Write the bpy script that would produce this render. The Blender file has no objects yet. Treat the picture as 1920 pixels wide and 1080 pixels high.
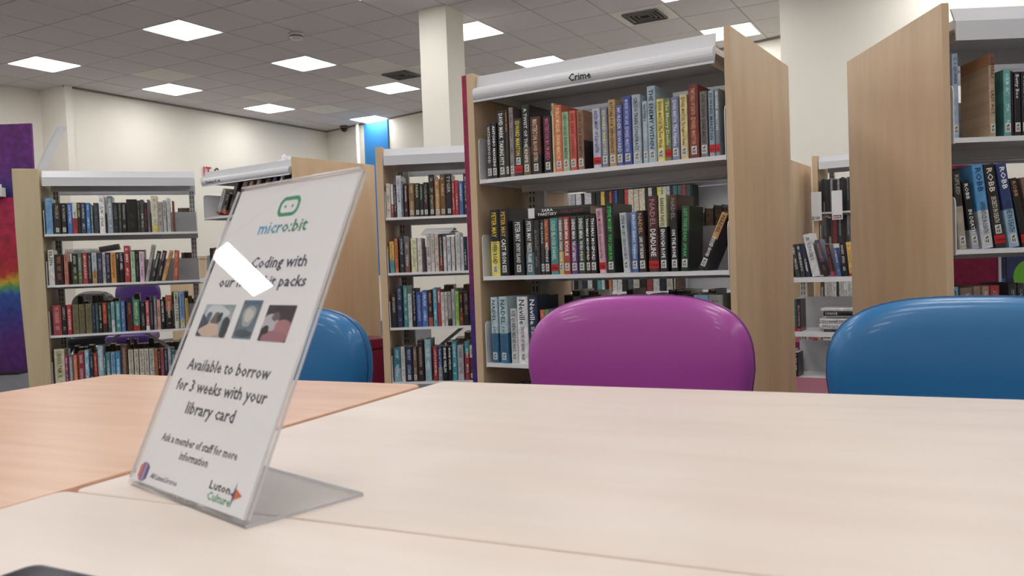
import bpy, bmesh, math, random
from mathutils import Vector, Matrix
random.seed(7)
SC = bpy.context.scene
COL = SC.collection
ZC = 0.945                      # eye height above the carpet
R = math.radians

# ------------------------------------------------------------------ camera
cam_data = bpy.data.cameras.new('camera')
cam_data.sensor_width = 36.0
cam_data.lens = 1550.0 / 1920.0 * 36.0
cam_data.clip_start = 0.02
cam_data.clip_end = 100
cam = bpy.data.objects.new('camera', cam_data)
COL.objects.link(cam)
pitch, roll = R(-1.78), R(-2.07)
fw = Vector((0, math.cos(pitch), math.sin(pitch)))
r0 = Vector((1, 0, 0)); u0 = r0.cross(fw)
rt = math.cos(roll) * r0 + math.sin(roll) * u0
up = -math.sin(roll) * r0 + math.cos(roll) * u0
m = Matrix((rt, up, -fw)).transposed().to_4x4()
m.translation = Vector((0, 0, ZC))
cam.matrix_world = m
cam_data.dof.use_dof = True
cam_data.dof.focus_distance = 2.9
cam_data.dof.aperture_fstop = 12.0
SC.camera = cam

# ------------------------------------------------------------------ world, exposure
world = bpy.data.worlds.new('world'); SC.world = world
world.use_nodes = True
world.node_tree.nodes['Background'].inputs[0].default_value = (0.8, 0.9, 1.0, 1)
world.node_tree.nodes['Background'].inputs[1].default_value = 0.3
SC.view_settings.view_transform = 'Standard'
SC.view_settings.look = 'None'
SC.view_settings.gamma = 1.0
SC.view_settings.use_curve_mapping = False
SC.view_settings.exposure = 0.0
LAMP = 15.0                      # strength of the ceiling light diffusers

# ------------------------------------------------------------------ material helpers
def lin(h, g=1.0):
    h = h.lstrip('#')
    o = []
    for i in (0, 2, 4):
        c = int(h[i:i+2], 16) / 255.0
        c = c / 12.92 if c <= 0.04045 else ((c + 0.055) / 1.055) ** 2.4
        o.append(min(c * g, 0.95))
    return (o[0], o[1], o[2], 1.0)

MATS = {}
def mat(name, hexc='808080', rough=0.5, metal=0.0, spec=0.5, emit=None, coat=0.0, g=1.0):
    if name in MATS: return MATS[name]
    m = bpy.data.materials.new(name); m.use_nodes = True
    b = m.node_tree.nodes['Principled BSDF']
    b.inputs['Base Color'].default_value = lin(hexc, g)
    b.inputs['Roughness'].default_value = rough
    b.inputs['Metallic'].default_value = metal
    b.inputs['Specular IOR Level'].default_value = spec
    b.inputs['Coat Weight'].default_value = coat
    if emit:
        b.inputs['Emission Color'].default_value = emit[0]
        b.inputs['Emission Strength'].default_value = emit[1]
    MATS[name] = m
    return m
def nd(m, typ, **kw):
    n = m.node_tree.nodes.new(typ)
    for k, v in kw.items(): setattr(n, k, v)
    return n
def lk(m, a, b): m.node_tree.links.new(a, b)
def bsdf(m): return m.node_tree.nodes['Principled BSDF']

def noise_mat(name, c1, c2, scale=(1, 1, 1), nscale=5.0, rough=0.5, detail=4, lo=0.35, hi=0.65, bump=0.0, coords='Object', spec=0.5, coat=0.0, rot=0.0):
    m = mat(name, c1, rough, spec=spec, coat=coat)
    tc = nd(m, 'ShaderNodeTexCoord'); mp = nd(m, 'ShaderNodeMapping')
    mp.inputs['Scale'].default_value = scale
    mp.inputs['Rotation'].default_value = (0, 0, rot)
    no = nd(m, 'ShaderNodeTexNoise'); no.inputs['Scale'].default_value = nscale; no.inputs['Detail'].default_value = detail
    cr = nd(m, 'ShaderNodeValToRGB')
    cr.color_ramp.elements[0].position = lo; cr.color_ramp.elements[0].color = lin(c1)
    cr.color_ramp.elements[1].position = hi; cr.color_ramp.elements[1].color = lin(c2)
    lk(m, tc.outputs[coords], mp.inputs[0]); lk(m, mp.outputs[0], no.inputs['Vector'])
    lk(m, no.outputs[0], cr.inputs[0]); lk(m, cr.outputs[0], bsdf(m).inputs['Base Color'])
    if bump:
        bp = nd(m, 'ShaderNodeBump'); bp.inputs['Strength'].default_value = bump; bp.inputs['Distance'].default_value = 0.002
        lk(m, no.outputs[0], bp.inputs['Height']); lk(m, bp.outputs[0], bsdf(m).inputs['Normal'])
    return m

M_WOOD = noise_mat('maple_board', 'd0b592', 'dabf9d', (6, 6, 0.9), 2.4, rough=0.42)
M_WOODP = noise_mat('pale_maple_board', 'c4b28e', 'cdbc99', (6, 6, 0.9), 2.4, rough=0.42)
M_TABLE = noise_mat('maple_table_laminate', 'e0d1c5', 'e6d9ce', (1.2, 7, 7), 2.2, rough=0.40, detail=6, spec=0.5)
M_BEECH = noise_mat('beech_table_laminate', 'd8ac8e', 'e2ba9e', (1.5, 14, 14), 2.6, rough=0.32, detail=6, spec=0.5)
M_METAL = mat('white_powder_metal', 'e8e8ea', 0.38)
M_FASCIA = mat('light_grey_fascia', 'dcdde1', 0.33)
M_GREY = mat('grey_powder_metal', 'cfcfd1', 0.5)
M_POST = mat('pale_post_metal', 'd2d0cc', 0.45)
M_SLOT = mat('slot_dark', '48443f', 0.8)
M_WALL = noise_mat('cream_wall_paint', 'f1ece0', 'f4f0e5', (1, 1, 1), 1.2, rough=0.85)
M_TILE = noise_mat('mineral_ceiling_tile', 'dbd5d6', 'e3dedf', (1, 1, 1), 60.0, rough=0.95, bump=0.15)
M_TILEP = noise_mat('new_ceiling_tile', 'f0ece6', 'f4f0ea', (1, 1, 1), 60.0, rough=0.95, bump=0.15)
M_GRID = mat('ceiling_grid_metal', '8e8a88', 0.6)
M_CARPET = noise_mat('grey_carpet', '4a4b4f', '63646a', (1, 1, 1), 90.0, rough=1.0, bump=0.4)
M_BLACK = mat('black_plastic', '1a1a1c', 0.45)
M_INK = mat('black_ink', '16161a', 0.6)
M_PAGES = noise_mat('paper_pages', 'b8a88e', 'cdbfa6', (1, 1, 1), 120.0, rough=0.9)
M_BROWNP = noise_mat('shaded_pages', '7a6650', '96805f', (1, 1, 1), 90.0, rough=0.9)  # page brown with the shadow inside the shelves painted into it
M_PAPER = mat('white_paper', 'ebebed', 0.7)
M_CHROME = mat('chrome_leg', 'b8b8bc', 0.2, metal=1.0)
M_STRIP = mat('red_genre_strip', 'c81e22', 0.4)
M_STICK = mat('white_spine_sticker', 'd8d8d4', 0.5)

def leather(name, hexc):
    m = mat(name, hexc, 0.36, coat=0.15)
    tc = nd(m, 'ShaderNodeTexCoord')
    v = nd(m, 'ShaderNodeTexVoronoi'); v.inputs['Scale'].default_value = 420
    bp = nd(m, 'ShaderNodeBump'); bp.inputs['Strength'].default_value = 0.06; bp.inputs['Distance'].default_value = 0.001
    lk(m, tc.outputs['Object'], v.inputs['Vector']); lk(m, v.outputs['Distance'], bp.inputs['Height'])
    lk(m, bp.outputs[0], bsdf(m).inputs['Normal'])
    return m
M_PURPLE = leather('purple_vinyl', 'a6469c')
M_BLUE = leather('blue_vinyl', '2470a8')
M_PINK = leather('magenta_vinyl', '861a48')
M_PURP2 = leather('violet_vinyl', '4c2a78')
M_BLKV = leather('black_vinyl', '18181a')

def book_material():
    """one material for every spine: colours, split and print come from the object's own properties"""
    m = mat('book_jacket', '808080', 0.36, coat=0.2)
    def at(n):
        a = nd(m, 'ShaderNodeAttribute'); a.attribute_type = 'OBJECT'; a.attribute_name = n; return a
    tc = nd(m, 'ShaderNodeTexCoord'); sep = nd(m, 'ShaderNodeSeparateXYZ')
    lk(m, tc.outputs['Object'], sep.inputs[0])
    lo, hi, sp, ink, dim = at('low'), at('high'), at('split'), at('ink'), at('dims')
    oi = nd(m, 'ShaderNodeObjectInfo')
    # position along the spine in metres + noise
    sd = nd(m, 'ShaderNodeSeparateXYZ'); lk(m, dim.outputs['Vector'], sd.inputs[0])
    def math_(op, a, b=None):
        n = nd(m, 'ShaderNodeMath', operation=op)
        for i, v in enumerate((a, b)):
            if v is None: continue
            if isinstance(v, (int, float)): n.inputs[i].default_value = v
            else: lk(m, v, n.inputs[i])
        return n.outputs[0]
    x = math_('MULTIPLY', sep.outputs[0], sd.outputs[0]); z = math_('MULTIPLY', sep.outputs[2], sd.outputs[1])
    rx = math_('MULTIPLY', oi.outputs['Random'], 40.0)
    cb = nd(m, 'ShaderNodeCombineXYZ'); lk(m, x, cb.inputs[0]); lk(m, z, cb.inputs[2]); lk(m, rx, cb.inputs[1])
    # art mottling
    n1 = nd(m, 'ShaderNodeTexNoise'); n1.inputs['Scale'].default_value = 38; n1.inputs['Detail'].default_value = 3
    lk(m, cb.outputs[0], n1.inputs['Vector'])
    step = math_('ADD', sep.outputs[2], math_('MULTIPLY', math_('SUBTRACT', n1.outputs[0], 0.5), 0.06))
    gt = math_('GREATER_THAN', step, sp.outputs['Fac'])
    mx = nd(m, 'ShaderNodeMix', data_type='RGBA'); lk(m, gt, mx.inputs[0]); lk(m, lo.outputs['Color'], mx.inputs[6]); lk(m, hi.outputs['Color'], mx.inputs[7])
    art = nd(m, 'ShaderNodeMix', data_type='RGBA', blend_type='MULTIPLY')
    art.inputs[0].default_value = 0.55
    mr = nd(m, 'ShaderNodeMapRange'); mr.inputs[1].default_value = 0.3; mr.inputs[2].default_value = 0.7; mr.inputs[3].default_value = 0.55; mr.inputs[4].default_value = 1.25
    lk(m, n1.outputs[0], mr.inputs[0])
    lk(m, mx.outputs[2], art.inputs[6]); lk(m, mr.outputs[0], art.inputs[7])
    # small unreadable print down the middle of spines whose words the photo does not resolve
    st = nd(m, 'ShaderNodeCombineXYZ')
    lk(m, math_('MULTIPLY', x, 260.0), st.inputs[0]); lk(m, math_('MULTIPLY', z, 330.0), st.inputs[2]); lk(m, rx, st.inputs[1])
    n2 = nd(m, 'ShaderNodeTexNoise'); n2.inputs['Scale'].default_value = 1.0; n2.inputs['Detail'].default_value = 0
    lk(m, st.outputs[0], n2.inputs['Vector'])
    seg = nd(m, 'ShaderNodeCombineXYZ'); lk(m, math_('MULTIPLY', z, 22.0), seg.inputs[0]); lk(m, rx, seg.inputs[1])
    n3 = nd(m, 'ShaderNodeTexNoise'); n3.inputs['Scale'].default_value = 1.0; n3.inputs['Detail'].default_value = 0
    lk(m, seg.outputs[0], n3.inputs['Vector'])
    k = math_('GREATER_THAN', n2.outputs[0], 0.52)
    k = math_('MULTIPLY', k, math_('GREATER_THAN', n3.outputs[0], 0.42))
    k = math_('MULTIPLY', k, math_('GREATER_THAN', sep.outputs[0], 0.28))
    k = math_('MULTIPLY', k, math_('LESS_THAN', sep.outputs[0], 0.72))
    k = math_('MULTIPLY', k, math_('GREATER_THAN', sep.outputs[2], 0.16))
    k = math_('MULTIPLY', k, math_('LESS_THAN', sep.outputs[2], 0.93))
    k = math_('MULTIPLY', k, sd.outputs[2])
    fin = nd(m, 'ShaderNodeMix', data_type='RGBA'); lk(m, math_('MULTIPLY', k, 0.85), fin.inputs[0]); lk(m, art.outputs[2], fin.inputs[6]); lk(m, ink.outputs['Color'], fin.inputs[7])
    lk(m, fin.outputs[2], bsdf(m).inputs['Base Color'])
    return m
M_BOOK = book_material()

def acrylic(name, tint, gl, rg=0.015):
    m = mat(name, 'ffffff', 0.02)
    nt = m.node_tree; nt.nodes.remove(bsdf(m))
    tr = nd(m, 'ShaderNodeBsdfTransparent'); tr.inputs[0].default_value = (tint, tint, tint, 1)
    g = nd(m, 'ShaderNodeBsdfGlossy'); g.inputs['Roughness'].default_value = rg
    fr = nd(m, 'ShaderNodeFresnel'); fr.inputs['IOR'].default_value = gl
    mx = nd(m, 'ShaderNodeMixShader')
    ge = nd(m, 'ShaderNodeNewGeometry'); su = nd(m, 'ShaderNodeMath', operation='SUBTRACT'); su.inputs[0].default_value = 1.0; lk(m, ge.outputs['Backfacing'], su.inputs[1])
    mu = nd(m, 'ShaderNodeMath', operation='MULTIPLY'); lk(m, fr.outputs[0], mu.inputs[0]); lk(m, su.outputs[0], mu.inputs[1])   # one outer reflection per pane face
    lk(m, mu.outputs[0], mx.inputs[0]); lk(m, tr.outputs[0], mx.inputs[1]); lk(m, g.outputs[0], mx.inputs[2])
    lk(m, mx.outputs[0], nt.nodes['Material Output'].inputs[0])
    return m
M_ACRYL = acrylic('clear_acrylic', 0.97, 1.49)
M_EDGE = mat('acrylic_cut_edge', 'f2f4f8', 0.12)
bsdf(M_EDGE).inputs['Transmission Weight'].default_value = 0.45
M_LAMP = mat('lit_diffuser', 'ffffff', 0.5, emit=((1.0, 0.983, 0.968, 1), LAMP))

# ------------------------------------------------------------------ mesh helpers
class MB:
    def __init__(s): s.v = []; s.f = []; s.mi = []
    def box(s, x0, x1, y0, y1, z0, z1, k=0):
        b = len(s.v)
        s.v += [(x0, y0, z0), (x1, y0, z0), (x1, y1, z0), (x0, y1, z0), (x0, y0, z1), (x1, y0, z1), (x1, y1, z1), (x0, y1, z1)]
        for q in ((0, 3, 2, 1), (4, 5, 6, 7), (0, 1, 5, 4), (1, 2, 6, 5), (2, 3, 7, 6), (3, 0, 4, 7)):
            s.f.append(tuple(b + i for i in q)); s.mi.append(k)
        return s
    def prism(s, poly, axis, a, b_, k=0):
        """poly of 2D points extruded along axis ('x': points are (y,z); 'y': (x,z); 'z': (x,y))"""
        def P(p, t): return (t, p[0], p[1]) if axis == 'x' else ((p[0], t, p[1]) if axis == 'y' else (p[0], p[1], t))
        n = len(poly); b = len(s.v)
        s.v += [P(p, a) for p in poly] + [P(p, b_) for p in poly]
        s.f.append(tuple(b + i for i in reversed(range(n)))); s.mi.append(k)
        s.f.append(tuple(b + n + i for i in range(n))); s.mi.append(k)
        for i in range(n):
            j = (i + 1) % n
            s.f.append((b + i, b + j, b + n + j, b + n + i)); s.mi.append(k)
        return s
    def tube(s, pts, rad, seg=8, k=0, closed=False):
        pts = [Vector(p) for p in pts]; n = len(pts); b = len(s.v)
        for i, p in enumerate(pts):
            if closed: d = pts[(i + 1) % n] - pts[i - 1]
            else: d = pts[min(i + 1, n - 1)] - pts[max(i - 1, 0)]
            d.normalize()
            a = Vector((0, 0, 1)) if abs(d.z) < 0.9 else Vector((1, 0, 0))
            e1 = d.cross(a).normalized(); e2 = d.cross(e1)
            for j in range(seg):
                t = 2 * math.pi * j / seg
                s.v.append(tuple(p + rad * (math.cos(t) * e1 + math.sin(t) * e2)))
        for i in range(n if closed else n - 1):
            i2 = (i + 1) % n
            for j in range(seg):
                j2 = (j + 1) % seg
                s.f.append((b + i * seg + j, b + i * seg + j2, b + i2 * seg + j2, b + i2 * seg + j)); s.mi.append(k)
        if not closed:
            s.f.append(tuple(b + j for j in range(seg))); s.mi.append(k)
            s.f.append(tuple(b + (n - 1) * seg + j for j in reversed(range(seg)))); s.mi.append(k)
        return s
    def mesh(s, name, mats, smooth=False):
        me = bpy.data.meshes.new(name)
        me.from_pydata(s.v, [], s.f)
        bm = bmesh.new(); bm.from_mesh(me); bmesh.ops.recalc_face_normals(bm, faces=bm.faces); bm.to_mesh(me); bm.free()
        for q in (mats if isinstance(mats, (list, tuple)) else [mats]): me.materials.append(q)
        for p, k in zip(me.polygons, s.mi): p.material_index = k; p.use_smooth = smooth
        return me
    def obj(s, name, mats, parent=None, smooth=False, bevel=0.0):
        o = bpy.data.objects.new(name, s.mesh(name, mats, smooth)); COL.objects.link(o)
        if parent: o.parent = parent
        if bevel:
            b = o.modifiers.new('bevel', 'BEVEL'); b.width = bevel; b.segments = 2; b.limit_method = 'ANGLE'
        return o
def link(name, me, parent=None, loc=None, rot=None, scale=None):
    o = bpy.data.objects.new(name, me); COL.objects.link(o)
    if parent: o.parent = parent
    if loc is not None: o.location = loc
    if rot is not None: o.rotation_euler = rot
    if scale is not None: o.scale = scale
    return o
def tag(o, label=None, cat=None, group=None, kind=None):
    if label: o['label'] = label
    if cat: o['category'] = cat
    if group: o['group'] = group
    if kind: o['kind'] = kind
    return o
def thing(name, label, cat, loc=(0, 0, 0), rz=0.0, group=None):
    o = bpy.data.objects.new(name, None); COL.objects.link(o)
    o.empty_display_size = 0.05
    o.location = loc; o.rotation_euler = (0, 0, rz)
    return tag(o, label, cat, group)
def struct(o, label=None):
    o['kind'] = 'structure'
    if label: o['label'] = label
    return o

# ------------------------------------------------------------------ lettering (flat print, turned into thin meshes)
TXT = {}
def prepare_texts(strings):
    tmp = []
    for s_ in sorted(set(strings)):
        if (s_ in TXT) or not s_: continue
        cu = bpy.data.curves.new('lettering', 'FONT'); cu.body = s_; cu.size = 1.0; cu.resolution_u = 1
        cu.offset = 0.018; cu.space_character = 1.02
        o = bpy.data.objects.new('lettering', cu); COL.objects.link(o); tmp.append((s_, o))
    bpy.context.view_layer.update()
    dg = bpy.context.evaluated_depsgraph_get()
    for s_, o in tmp:
        me = bpy.data.meshes.new_from_object(o.evaluated_get(dg))
        xs = [v.co.x for v in me.vertices]; 
        x0, x1 = min(xs), max(xs)
        for v in me.vertices: v.co.x -= x0; v.co.z = 0
        TXT[s_] = (me, x1 - x0)
    for s_, o in tmp:
        cu = o.data; bpy.data.objects.remove(o); bpy.data.curves.remove(cu)
CAP = 0.70      # cap height of the built-in font at size 1
TM = {}
def put_text(s_, parent, origin, xdir, ydir, height, length=None, material=None, name='lettering', shear=0.0):
    """origin: left end of the base line; height: cap height; length: fits the words to it"""
    me, w = TXT[s_]
    key = (s_, material.name)
    if key not in TM:
        q = me.copy(); q.materials.clear(); q.materials.append(material); TM[key] = q
    sy = height / CAP
    sx = (length / w) if length else sy
    X = Vector(xdir).normalized(); Y = Vector(ydir).normalized(); Z = X.cross(Y)
    o = bpy.data.objects.new(name, TM[key]); COL.objects.link(o); o.parent = parent
    mm = Matrix((X * sx, Y * sy, Z)).transposed().to_4x4(); mm.translation = Vector(origin)
    o.matrix_local = mm
    return o
def inkmat(h):
    return mat('ink_' + h, h, 0.5)
# ================================================================== THE ROOM
GA = R(61.07)                                             # direction of the ceiling grid
DV = Vector((math.cos(GA), math.sin(GA), 0)); DU = Vector((math.sin(GA), -math.cos(GA), 0))
GO = Vector((-5.436, 9.875, 0)); TL = 0.6
CH = ZC + 2.54                                            # ceiling height
def grid(u, v, z=CH): 
    p = GO + DU * (u * TL) + DV * (v * TL); return Vector((p.x, p.y, z))
GRZ = GA                                                  # local x of a tile runs along DV

fl = MB(); fl.box(-16, 14, -12, 18, -0.05, 0.0); struct(fl.obj('floor', M_CARPET))
cl = MB(); cl.box(-16, 14, -12, 18, CH + 0.02, CH + 0.08); ceiling = struct(cl.obj('ceiling', M_GRID))

def wall(name, a, b, th=0.12, z1=CH + 0.02, matl=M_WALL, kind=True):
    a = Vector((a[0], a[1], 0)); b = Vector((b[0], b[1], 0)); d = (b - a); L = d.length
    q = MB(); q.box(0, L, 0, th, 0, z1)
    o = q.obj(name, matl); o.location = a; o.rotation_euler = (0, 0, math.atan2(d.y, d.x))
    return struct(o)
# interior side is local -y : walk the room clockwise seen from above
rec0 = (-6.543, 10.809); rec1 = (-6.243, 11.194); w0 = (-5.817, 10.964); w1 = (-3.318, 15.341)
far = (rec0[0] - 0.4838 * 12.3, rec0[1] - 0.8751 * 12.3)
wall('wall_left_near', far, rec0)
wall('wall_left_recess', rec0, rec1)
wall('wall_left_return', rec1, w0)
wall('wall_left', w0, w1)
bk = Vector((6.641, -5.591, 0)).normalized()
b_end = (w1[0] + bk.x * 12.5, w1[1] + bk.y * 12.5)
wall('wall_back', w1, b_end)
bx0 = Vector((2.66, 8.0, 0))
# near white wall block on the right: its face runs along DU, its side returns along DV
q = MB(); q.box(0, 8.0, 0, 1.1, 0, CH + 0.02); o = q.obj('wall_right_block', M_WALL); o.location = bx0; o.rotation_euler = (0, 0, math.atan2(DU.y, DU.x)); struct(o)
e = bx0 + DU * 8.0
e2 = (e.x - 0.4838 * 14.6, e.y - 0.8751 * 14.6)
wall('wall_right', (e.x, e.y), e2)
wall('wall_front', e2, far)
# square pillar
q = MB(); q.box(-0.32, 0, 0, 0.32, 0, CH); o = q.obj('trim_1', M_WALL); o.location = (-0.55, 8.154, 0); o.rotation_euler = (0, 0, math.atan2(DU.y, DU.x)); struct(o, 'square cream pillar rising to the ceiling')
# vertical boxing at the start of the left wall
q = MB(); q.box(0, 0.10, -0.05, 0, 0, CH); o = q.obj('trim_2', M_WALL); o.location = (w0[0] , w0[1], 0); o.rotation_euler = (0, 0, R(60.3)); struct(o)
# conduit beside the blue banner
q = MB(); q.tube([(0, 0, 1.0), (0, 0, CH)], 0.03, 10); o = q.obj('trim_3', M_WALL, smooth=True); o.location = (-2.62, 14.62, 0); struct(o)
# perimeter wall angle under the ceiling
def angle_trim(name, a, b):
    a = Vector((*a, 0)); b = Vector((*b, 0)); d = b - a
    q = MB(); q.box(0, d.length, -0.025, 0, CH - 0.022, CH); o = q.obj(name, mat('trim_grey', '8f8b86', .6)); o.location = a; o.rotation_euler = (0, 0, math.atan2(d.y, d.x)); struct(o)
angle_trim('trim_4', w0, w1); angle_trim('trim_5', w1, b_end)

# ------------------------------------------------------------------ ceiling tiles
def in_room(p):
    pts = [far, rec0, rec1, w0, w1, b_end, (e.x, e.y), e2]
    c = False; j = len(pts) - 1
    for i in range(len(pts)):
        xi, yi = pts[i]; xj, yj = pts[j]
        if (yi > p[1]) != (yj > p[1]) and p[0] < (xj - xi) * (p[1] - yi) / (yj - yi) + xi: c = not c
        j = i
    return c
lights = [(u, v) for u in (0, 4, 8, 12, 16, 20) for v in range(-18, 9, 3) if in_room(grid(u, v)) and not (u >= 12 and v > 6)] + [(1, 9)]
lights = [(4, -10) if l == (4, -9) else l for l in lights if l != (0, -12)]
VENTS = [(11, 4), (5, 5)]
PALE = [(1, 2), (1, 5), (1, 7), (4, 5), (6, 5), (5, 4)]
qt = MB(); qt.box(-0.2945, 0.2945, -0.2945, 0.2945, 0.0, 0.016); tile_me = qt.mesh('ceiling_tile', M_TILE)
qt = MB(); qt.box(-0.2945, 0.2945, -0.2945, 0.2945, 0.0, 0.016); tilep_me = qt.mesh('ceiling_tile_new', M_TILEP)
occ = set(lights) | set(VENTS)
inv = cam.matrix_world.inverted()
cells = []
for u in range(-3, 27):
    for v in range(-24, 12):
        if (u, v) in occ: continue
        p = grid(u, v)
        c = inv @ p
        vis = False
        if c.z < -0.5:
            px = 960 - 1550 * c.x / c.z; py = 540 + 1550 * c.y / c.z
            vis = -60 < px < 1980 and -60 < py < 320 and in_room(p)
        cells.append((0 if vis else 1, p.length, u, v))
cells.sort()
rest = MB(); nt = 0
for k, dist, u, v in cells:
    p = grid(u, v)
    if k == 0 and nt < 298:
        new = (u, v) in PALE
        o = link('ceiling_tile', tilep_me if new else tile_me, ceiling, (p.x, p.y, CH), (0, 0, GRZ)); nt += 1
        if new: o['label'] = 'paler ceiling tile'
    else:
        cs, sn = math.cos(GRZ), math.sin(GRZ); h = 0.2945; b = len(rest.v)
        for zz in (CH, CH + 0.016):
            for sx, sy in ((-h, -h), (h, -h), (h, h), (-h, h)):
                rest.v.append((p.x + sx * cs - sy * sn, p.y + sx * sn + sy * cs, zz))
        rest.f += [(b + 3, b + 2, b + 1, b), (b, b + 1, b + 5, b + 4), (b + 1, b + 2, b + 6, b + 5), (b + 2, b + 3, b + 7, b + 6), (b + 3, b, b + 4, b + 7)]; rest.mi += [0] * 5
o = rest.obj('ceiling_tile_field', M_TILE, ceiling); o['kind'] = 'stuff'
# thin T bars between the tiles (along both directions)
for u in range(-3, 15):
    a = grid(u - 0.5, -8, CH)
    q = MB(); q.box(0, 20 * TL, -0.0045, 0.0045, 0.003, 0.016); link('grid_bar', q.mesh('grid_bar', M_GRID), ceiling, a, (0, 0, GRZ))
for v in range(-8, 12):
    a = grid(-3, v - 0.5, CH)
    q = MB(); q.box(0, 18 * TL, -0.0045, 0.0045, 0.003, 0.016); link('grid_bar', q.mesh('grid_bar', M_GRID), ceiling, a, (0, 0, math.atan2(DU.y, DU.x)))

# ------------------------------------------------------------------ ceiling lights
M_FRAME = mat('lamp_frame', 'e8e8e8', 0.4)
q = MB()
for s_ in (-1, 1):
    q.box(-0.297, 0.297, s_ * 0.285 - 0.012, s_ * 0.285 + 0.012, -0.004, 0.012)
    q.box(s_ * 0.285 - 0.012, s_ * 0.285 + 0.012, -0.273, 0.273, -0.004, 0.012)
frame_me = q.mesh('lamp_frame', M_FRAME)
q = MB(); 
n = 5; r_ = 0.02; hh = 0.273; poly = []
for cx, cy, a0 in ((hh - r_, hh - r_, 0), (-hh + r_, hh - r_, 90), (-hh + r_, -hh + r_, 180), (hh - r_, -hh + r_, 270)):
    for k in range(n + 1): poly.append((cx + r_ * math.cos(R(a0 + 90 * k / n)), cy + r_ * math.sin(R(a0 + 90 * k / n))))
q.prism(poly, 'z', -0.002, 0.006); diff_me = q.mesh('diffuser', M_LAMP)
LLAB = {(0, 0): 'square lit ceiling panel at the far left of the picture', (4, 0): 'large square lit ceiling panel near the upper left, left of smoke detector',
        (4, 3): 'square lit ceiling panel below the smoke detector', (4, 6): 'square lit ceiling panel just left of the pillar, below the vent',
        (0, 3): 'square lit ceiling panel above the wall, right of the leftmost panel', (0, 6): 'small lit ceiling panel beside a paler tile, near room corner',
        (1, 9): 'smallest lit ceiling panel, close to the dome camera and blue banner', (8, 3): 'lit ceiling panel partly hidden behind the pillar, right side showing',
        (8, 6): 'lit ceiling panel showing just over the left of the Crime header', (12, 6): 'lit ceiling panel peeking above the wooden panel of Crime unit',
        (12, 3): 'lit ceiling panel cut off by the top edge, beside the vent'}
for (u, v) in lights:
    p = grid(u, v)
    known = LLAB.get((u, v))
    t = thing('ceiling_light', known or 'square lit ceiling panel over the room, outside the picture', 'ceiling light', p, GRZ, None if known else 'ceiling light panels outside the picture')
    link('frame', frame_me, t); link('diffuser', diff_me, t)

# ------------------------------------------------------------------ ceiling fittings
M_VENT = mat('vent_metal', '6a6662', 0.5); M_VDARK = mat('vent_dark', '1a1816', 0.9)
for (u, v), lab in zip(VENTS, ('square louvred ceiling vent above the Crime header', 'square louvred ceiling vent left of the pillar')):
    p = grid(u, v)
    t = thing('ceiling_vent', lab, 'vent', p, GRZ)
    q = MB(); q.box(-0.2945, 0.2945, -0.2945, 0.2945, 0.0, 0.012); o = q.obj('surround_tile', M_TILEP, t)
    q = MB(); q.box(-0.17, 0.17, -0.17, 0.17, -0.004, 0.0); q.obj('backing', M_VDARK, t)
    for k in range(4):
        h = 0.185 - k * 0.042; w_ = 0.012
        q = MB()
        for s_ in (-1, 1):
            q.box(-h, h, s_ * h - w_ / 2, s_ * h + w_ / 2, -0.02 + k * 0.003, -0.004); q.box(s_ * h - w_ / 2, s_ * h + w_ / 2, -h, h, -0.02 + k * 0.003, -0.004)
        q.obj('louvre' if k else 'vent_frame', M_VENT, t)
def lathe(name, prof, m, parent, seg=24):
    q = MB(); n = len(prof)
    for r_, z in prof:
        for j in range(seg):
            a = 2 * math.pi * j / seg; q.v.append((r_ * math.cos(a), r_ * math.sin(a), z))
    for i in range(n - 1):
        for j in range(seg):
            j2 = (j + 1) % seg; q.f.append((i * seg + j, i * seg + j2, (i + 1) * seg + j2, (i + 1) * seg + j)); q.mi.append(0)
    q.f.append(tuple(range(seg))); q.mi.append(0); q.f.append(tuple((n - 1) * seg + j for j in reversed(range(seg)))); q.mi.append(0)
    return q.obj(name, m, parent, smooth=True)
M_WPL = mat('white_plastic', 'dedcd6', 0.4)
t = thing('smoke_detector', 'round white smoke detector on the ceiling', 'smoke detector', grid(5.42, 1.27))
lathe('base', [(0.085, 0), (0.085, -0.02), (0.078, -0.026)], M_WPL, t); lathe('sensor_cap', [(0.072, -0.024), (0.07, -0.046), (0.055, -0.064), (0.018, -0.07)], M_WPL, t)
lathe('grille', [(0.0735, -0.032), (0.0725, -0.040)], M_VDARK, t)
t = thing('dome_camera', 'small dark dome camera on the ceiling near the room corner', 'camera', grid(-0.3, 9.3))
lathe('housing', [(0.075, 0), (0.075, -0.03), (0.065, -0.045)], mat('cam_grey', '5a5a5c', .4), t); lathe('dome', [(0.06, -0.045), (0.052, -0.08), (0.03, -0.10), (0.008, -0.106)], M_BLACK, t)

# blue banner on the back wall, red letters on the left wall
q = MB(); q.box(0, 0.62, -0.03, 0.0, 0.8, CH - 0.03); o = q.obj('wall_banner', mat('banner_blue', '2a7ec0', 0.6))
pb = Vector((w1[0], w1[1], 0)) + bk * 1.09; o.location = pb; o.rotation_euler = (0, 0, math.atan2(bk.y, bk.x))
tag(o, 'tall blue panel on the back wall below the last ceiling light', 'banner')

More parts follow.
